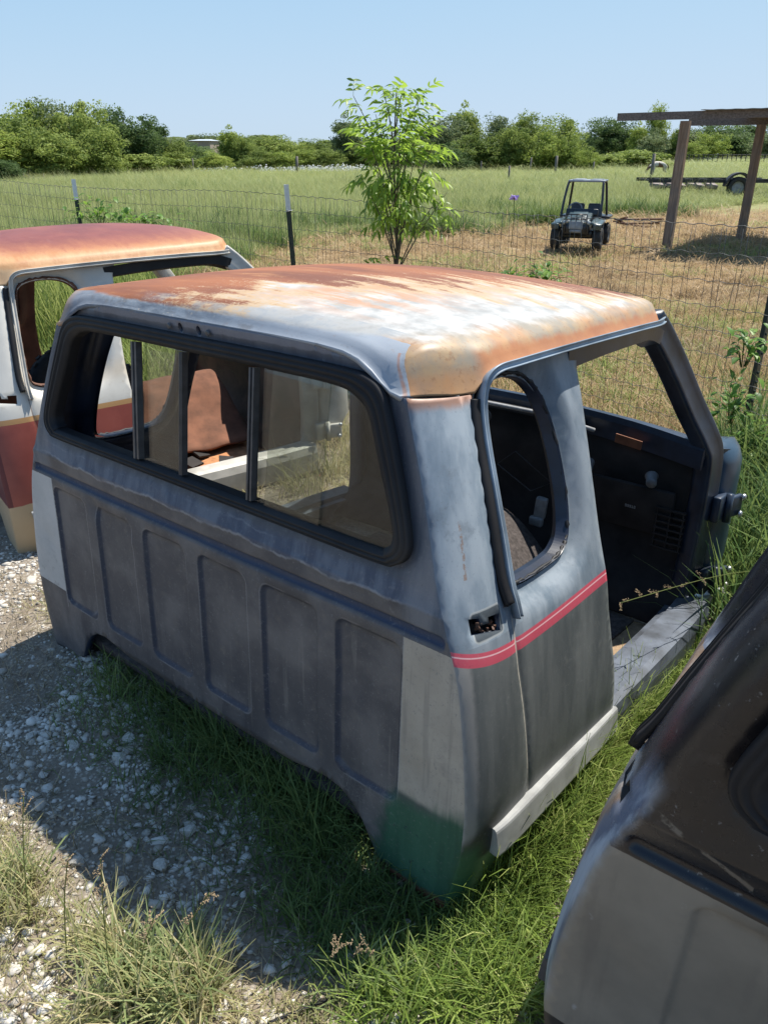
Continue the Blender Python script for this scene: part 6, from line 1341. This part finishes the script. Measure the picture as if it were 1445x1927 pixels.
# ============================================================ houses beyond the trees
def house(name, label, px0, px1, Y, wall_h, rise, wm, rm, cat='house', depth=5, win=(), ridge_x=True, gable=None):
    a = at(px0, 290, Y).x; b = at(px1, 290, Y).x; r = empty(name, ((a+b)/2, Y, 0)); tag(r, label, cat); w = b-a
    m = MB(); m.box((0, depth/2, wall_h/2), (w, depth, wall_h)); m.build('wall', wm, r); m = MB(); ov = .15
    if ridge_x: vs = [(-w/2-ov, -ov, wall_h), (w/2+ov, -ov, wall_h), (w/2+ov, depth+ov, wall_h), (-w/2-ov, depth+ov, wall_h), (-w/2+w*.18, depth/2, wall_h+rise), (w/2-w*.18, depth/2, wall_h+rise)]; fs = [(0, 1, 5, 4), (2, 3, 4, 5), (1, 2, 5), (3, 0, 4), (0, 3, 2, 1)]
    else: vs = [(-w/2-ov, -ov, wall_h), (w/2+ov, -ov, wall_h), (w/2+ov, depth, wall_h), (-w/2-ov, depth, wall_h), (0, -ov, wall_h+rise), (0, depth, wall_h+rise)]; fs = [(0, 1, 4), (1, 2, 5, 4), (2, 3, 5), (3, 0, 4, 5), (0, 3, 2, 1)]
    m.add(vs, fs); m.build('roof', rm, r)
    for (x, z, ww, hh) in win:
        m = MB(); m.box((x*w, -.04, z), (ww+.16, .06, hh+.16)); f = m.build('window', wm, r); m = MB(); m.box((x*w, -.08, z), (ww, .04, hh)); m.build('window_pane', MAT['alu'], f)
    return r
hw = simple('white_siding', (.66, .68, .70), .6, var=.08); hr = simple('grey_shingle', (.24, .25, .26), .8); hr2 = simple('faded_red_roof', (.42, .22, .18), .7, var=.2); sil = simple('silver_sheet', (.50, .55, .60), .4, var=.1)
house('house', 'white house with a grey roof among the far right trees', 1179, 1211, 190, 2.1, .7, hw, hr, win=((-.25, 1.2, .6, .9), (.30, 1.2, .5, .9)))
house('house', 'small white house with a faded red roof seen left of the shelter post', 1233, 1254, 188, 1.7, 1.3, hw, hr2, win=((.0, 1.15, .4, .7),))
house('house', 'grey roofed house half hidden by the near shelter post', 1280, 1314, 195, 2.4, 2.4, hw, hr, ridge_x=False)
house('barn', 'distant barn with a silver and rusty red roof behind the left bushes', 360, 397, 88, 2.35, .14, simple('barn_wall', (.25, .2, .17), .8), sil, 'barn')
house('barn', 'long white shed low in the far right trees behind the pipe fence', 1326, 1348, 118, .95, .25, hw, sil, 'shed', depth=3)
# ============================================================ far fences and posts
FP = [(95, 303, 317, 55), (211, 297, 319, 58), (362, 298, 317, 58), (558, 294, 319, 56), (999, 296, 318, 58), (1047, 293, 319, 55), (1230, 289, 326, 46), (905, 303, 317, 60), (1072, 300, 316, 62), (958, 312, 326, 44), (1117, 304, 320, 56)]
names = ['thin grey post below the left woods', 'grey post standing before the dark left trees', 'pale post below the silver roofed barn', 'broad dark post left of the sapling, far off', 'weathered post beyond the buggy, left one', 'tall weathered post far beyond the buggy', 'dark post beside the grazing horse', 'faint post right of the sapling, far off', 'faint post between the buggy and the far trees', 'short stub post in the grass before the right trees', 'faint post left of the grazing horse']
pm = simple('grey_far_post', (.16, .14, .12), .9, var=.3)
for (px, ty, by, Y), lb in zip(FP, names):
    a = at(px, ty, Y); w = .10 if lb.startswith(('broad', 'tall', 'dark')) else .06; m = MB(); m.tube([(0, 0, -.2), (.01, 0, a.z*.5), (.02, 0, a.z)], [w, w*.9, w*.85], 8); o = m.build('field_post', pm); o.location = (a.x, Y, 0); tag(o, lb, 'post', 'posts along the far field fences')
pf = empty('pipe_fence', (at(1370, 305, 92).x, 92, 0)); tag(pf, 'dark rail fence far off on the right behind the trailer', 'fence'); x0 = at(1285, 305, 92).x; x1 = at(1520, 305, 92).x; dk = simple('dark_rail', (.05, .045, .045), .7)
for z in (.35, .68, 1.0): m = MB(); m.tube([(x0-pf.location.x, 0, z), (x1-pf.location.x, 4, z)], .03, 5); m.build('rail', dk, pf)
for i in range(24): t = i/23; m = MB(); m.box(((x0+(x1-x0)*t)-pf.location.x, 4*t, .5), (.08, .08, 1.15)); m.build('fence_picket', dk, pf)
# heap of brushwood in the field on the left
x, y = gp(75, 345, 0); br = empty('brush_heap', (x, y, 0)); tag(br, 'low grey heap of cut brush in the field on the far left', 'brush heap'); m = MB(); rd = random.Random(3)
for i in range(260):
    c = Vector((rd.gauss(0, .75), rd.gauss(0, .4), 0)); c.z = max(0, .28-.12*c.length)*rd.random()+.05; d = Vector((rd.gauss(0, 1), rd.gauss(0, 1), rd.gauss(0, .3))).normalized()*rd.uniform(.1, .35); m.tube([c-d, c+d], rd.uniform(.008, .02), 4)
o = m.build('sticks', simple('dead_wood', (.20, .17, .14), .9, var=.4), br); o['kind'] = 'stuff'
# purple wild flower
x = at(967, 373, 15.2); fr = empty('wild_flower', (x.x, 15.2, 0)); tag(fr, 'single purple wild flower standing at the edge of the mown grass', 'flower'); m = MB(); m.tube([(0, 0, 0), (.02, 0, x.z*.6), (0, 0, x.z)], .006, 5); m.build('stem', LM['weed'], fr); m = MB()
for i in range(22): a = i*2.4; m.box((.07*math.cos(a)*(i/22)**.5, .05*math.sin(a), x.z+.01+.02*math.sin(i)), (.05, .03, .012), rot=(i, i*.4, a))
o = m.build('petals', simple('violet_petal', (.42, .30, .62), .7), fr); o['kind'] = 'stuff'
# small dark bucket-like thing by the far post
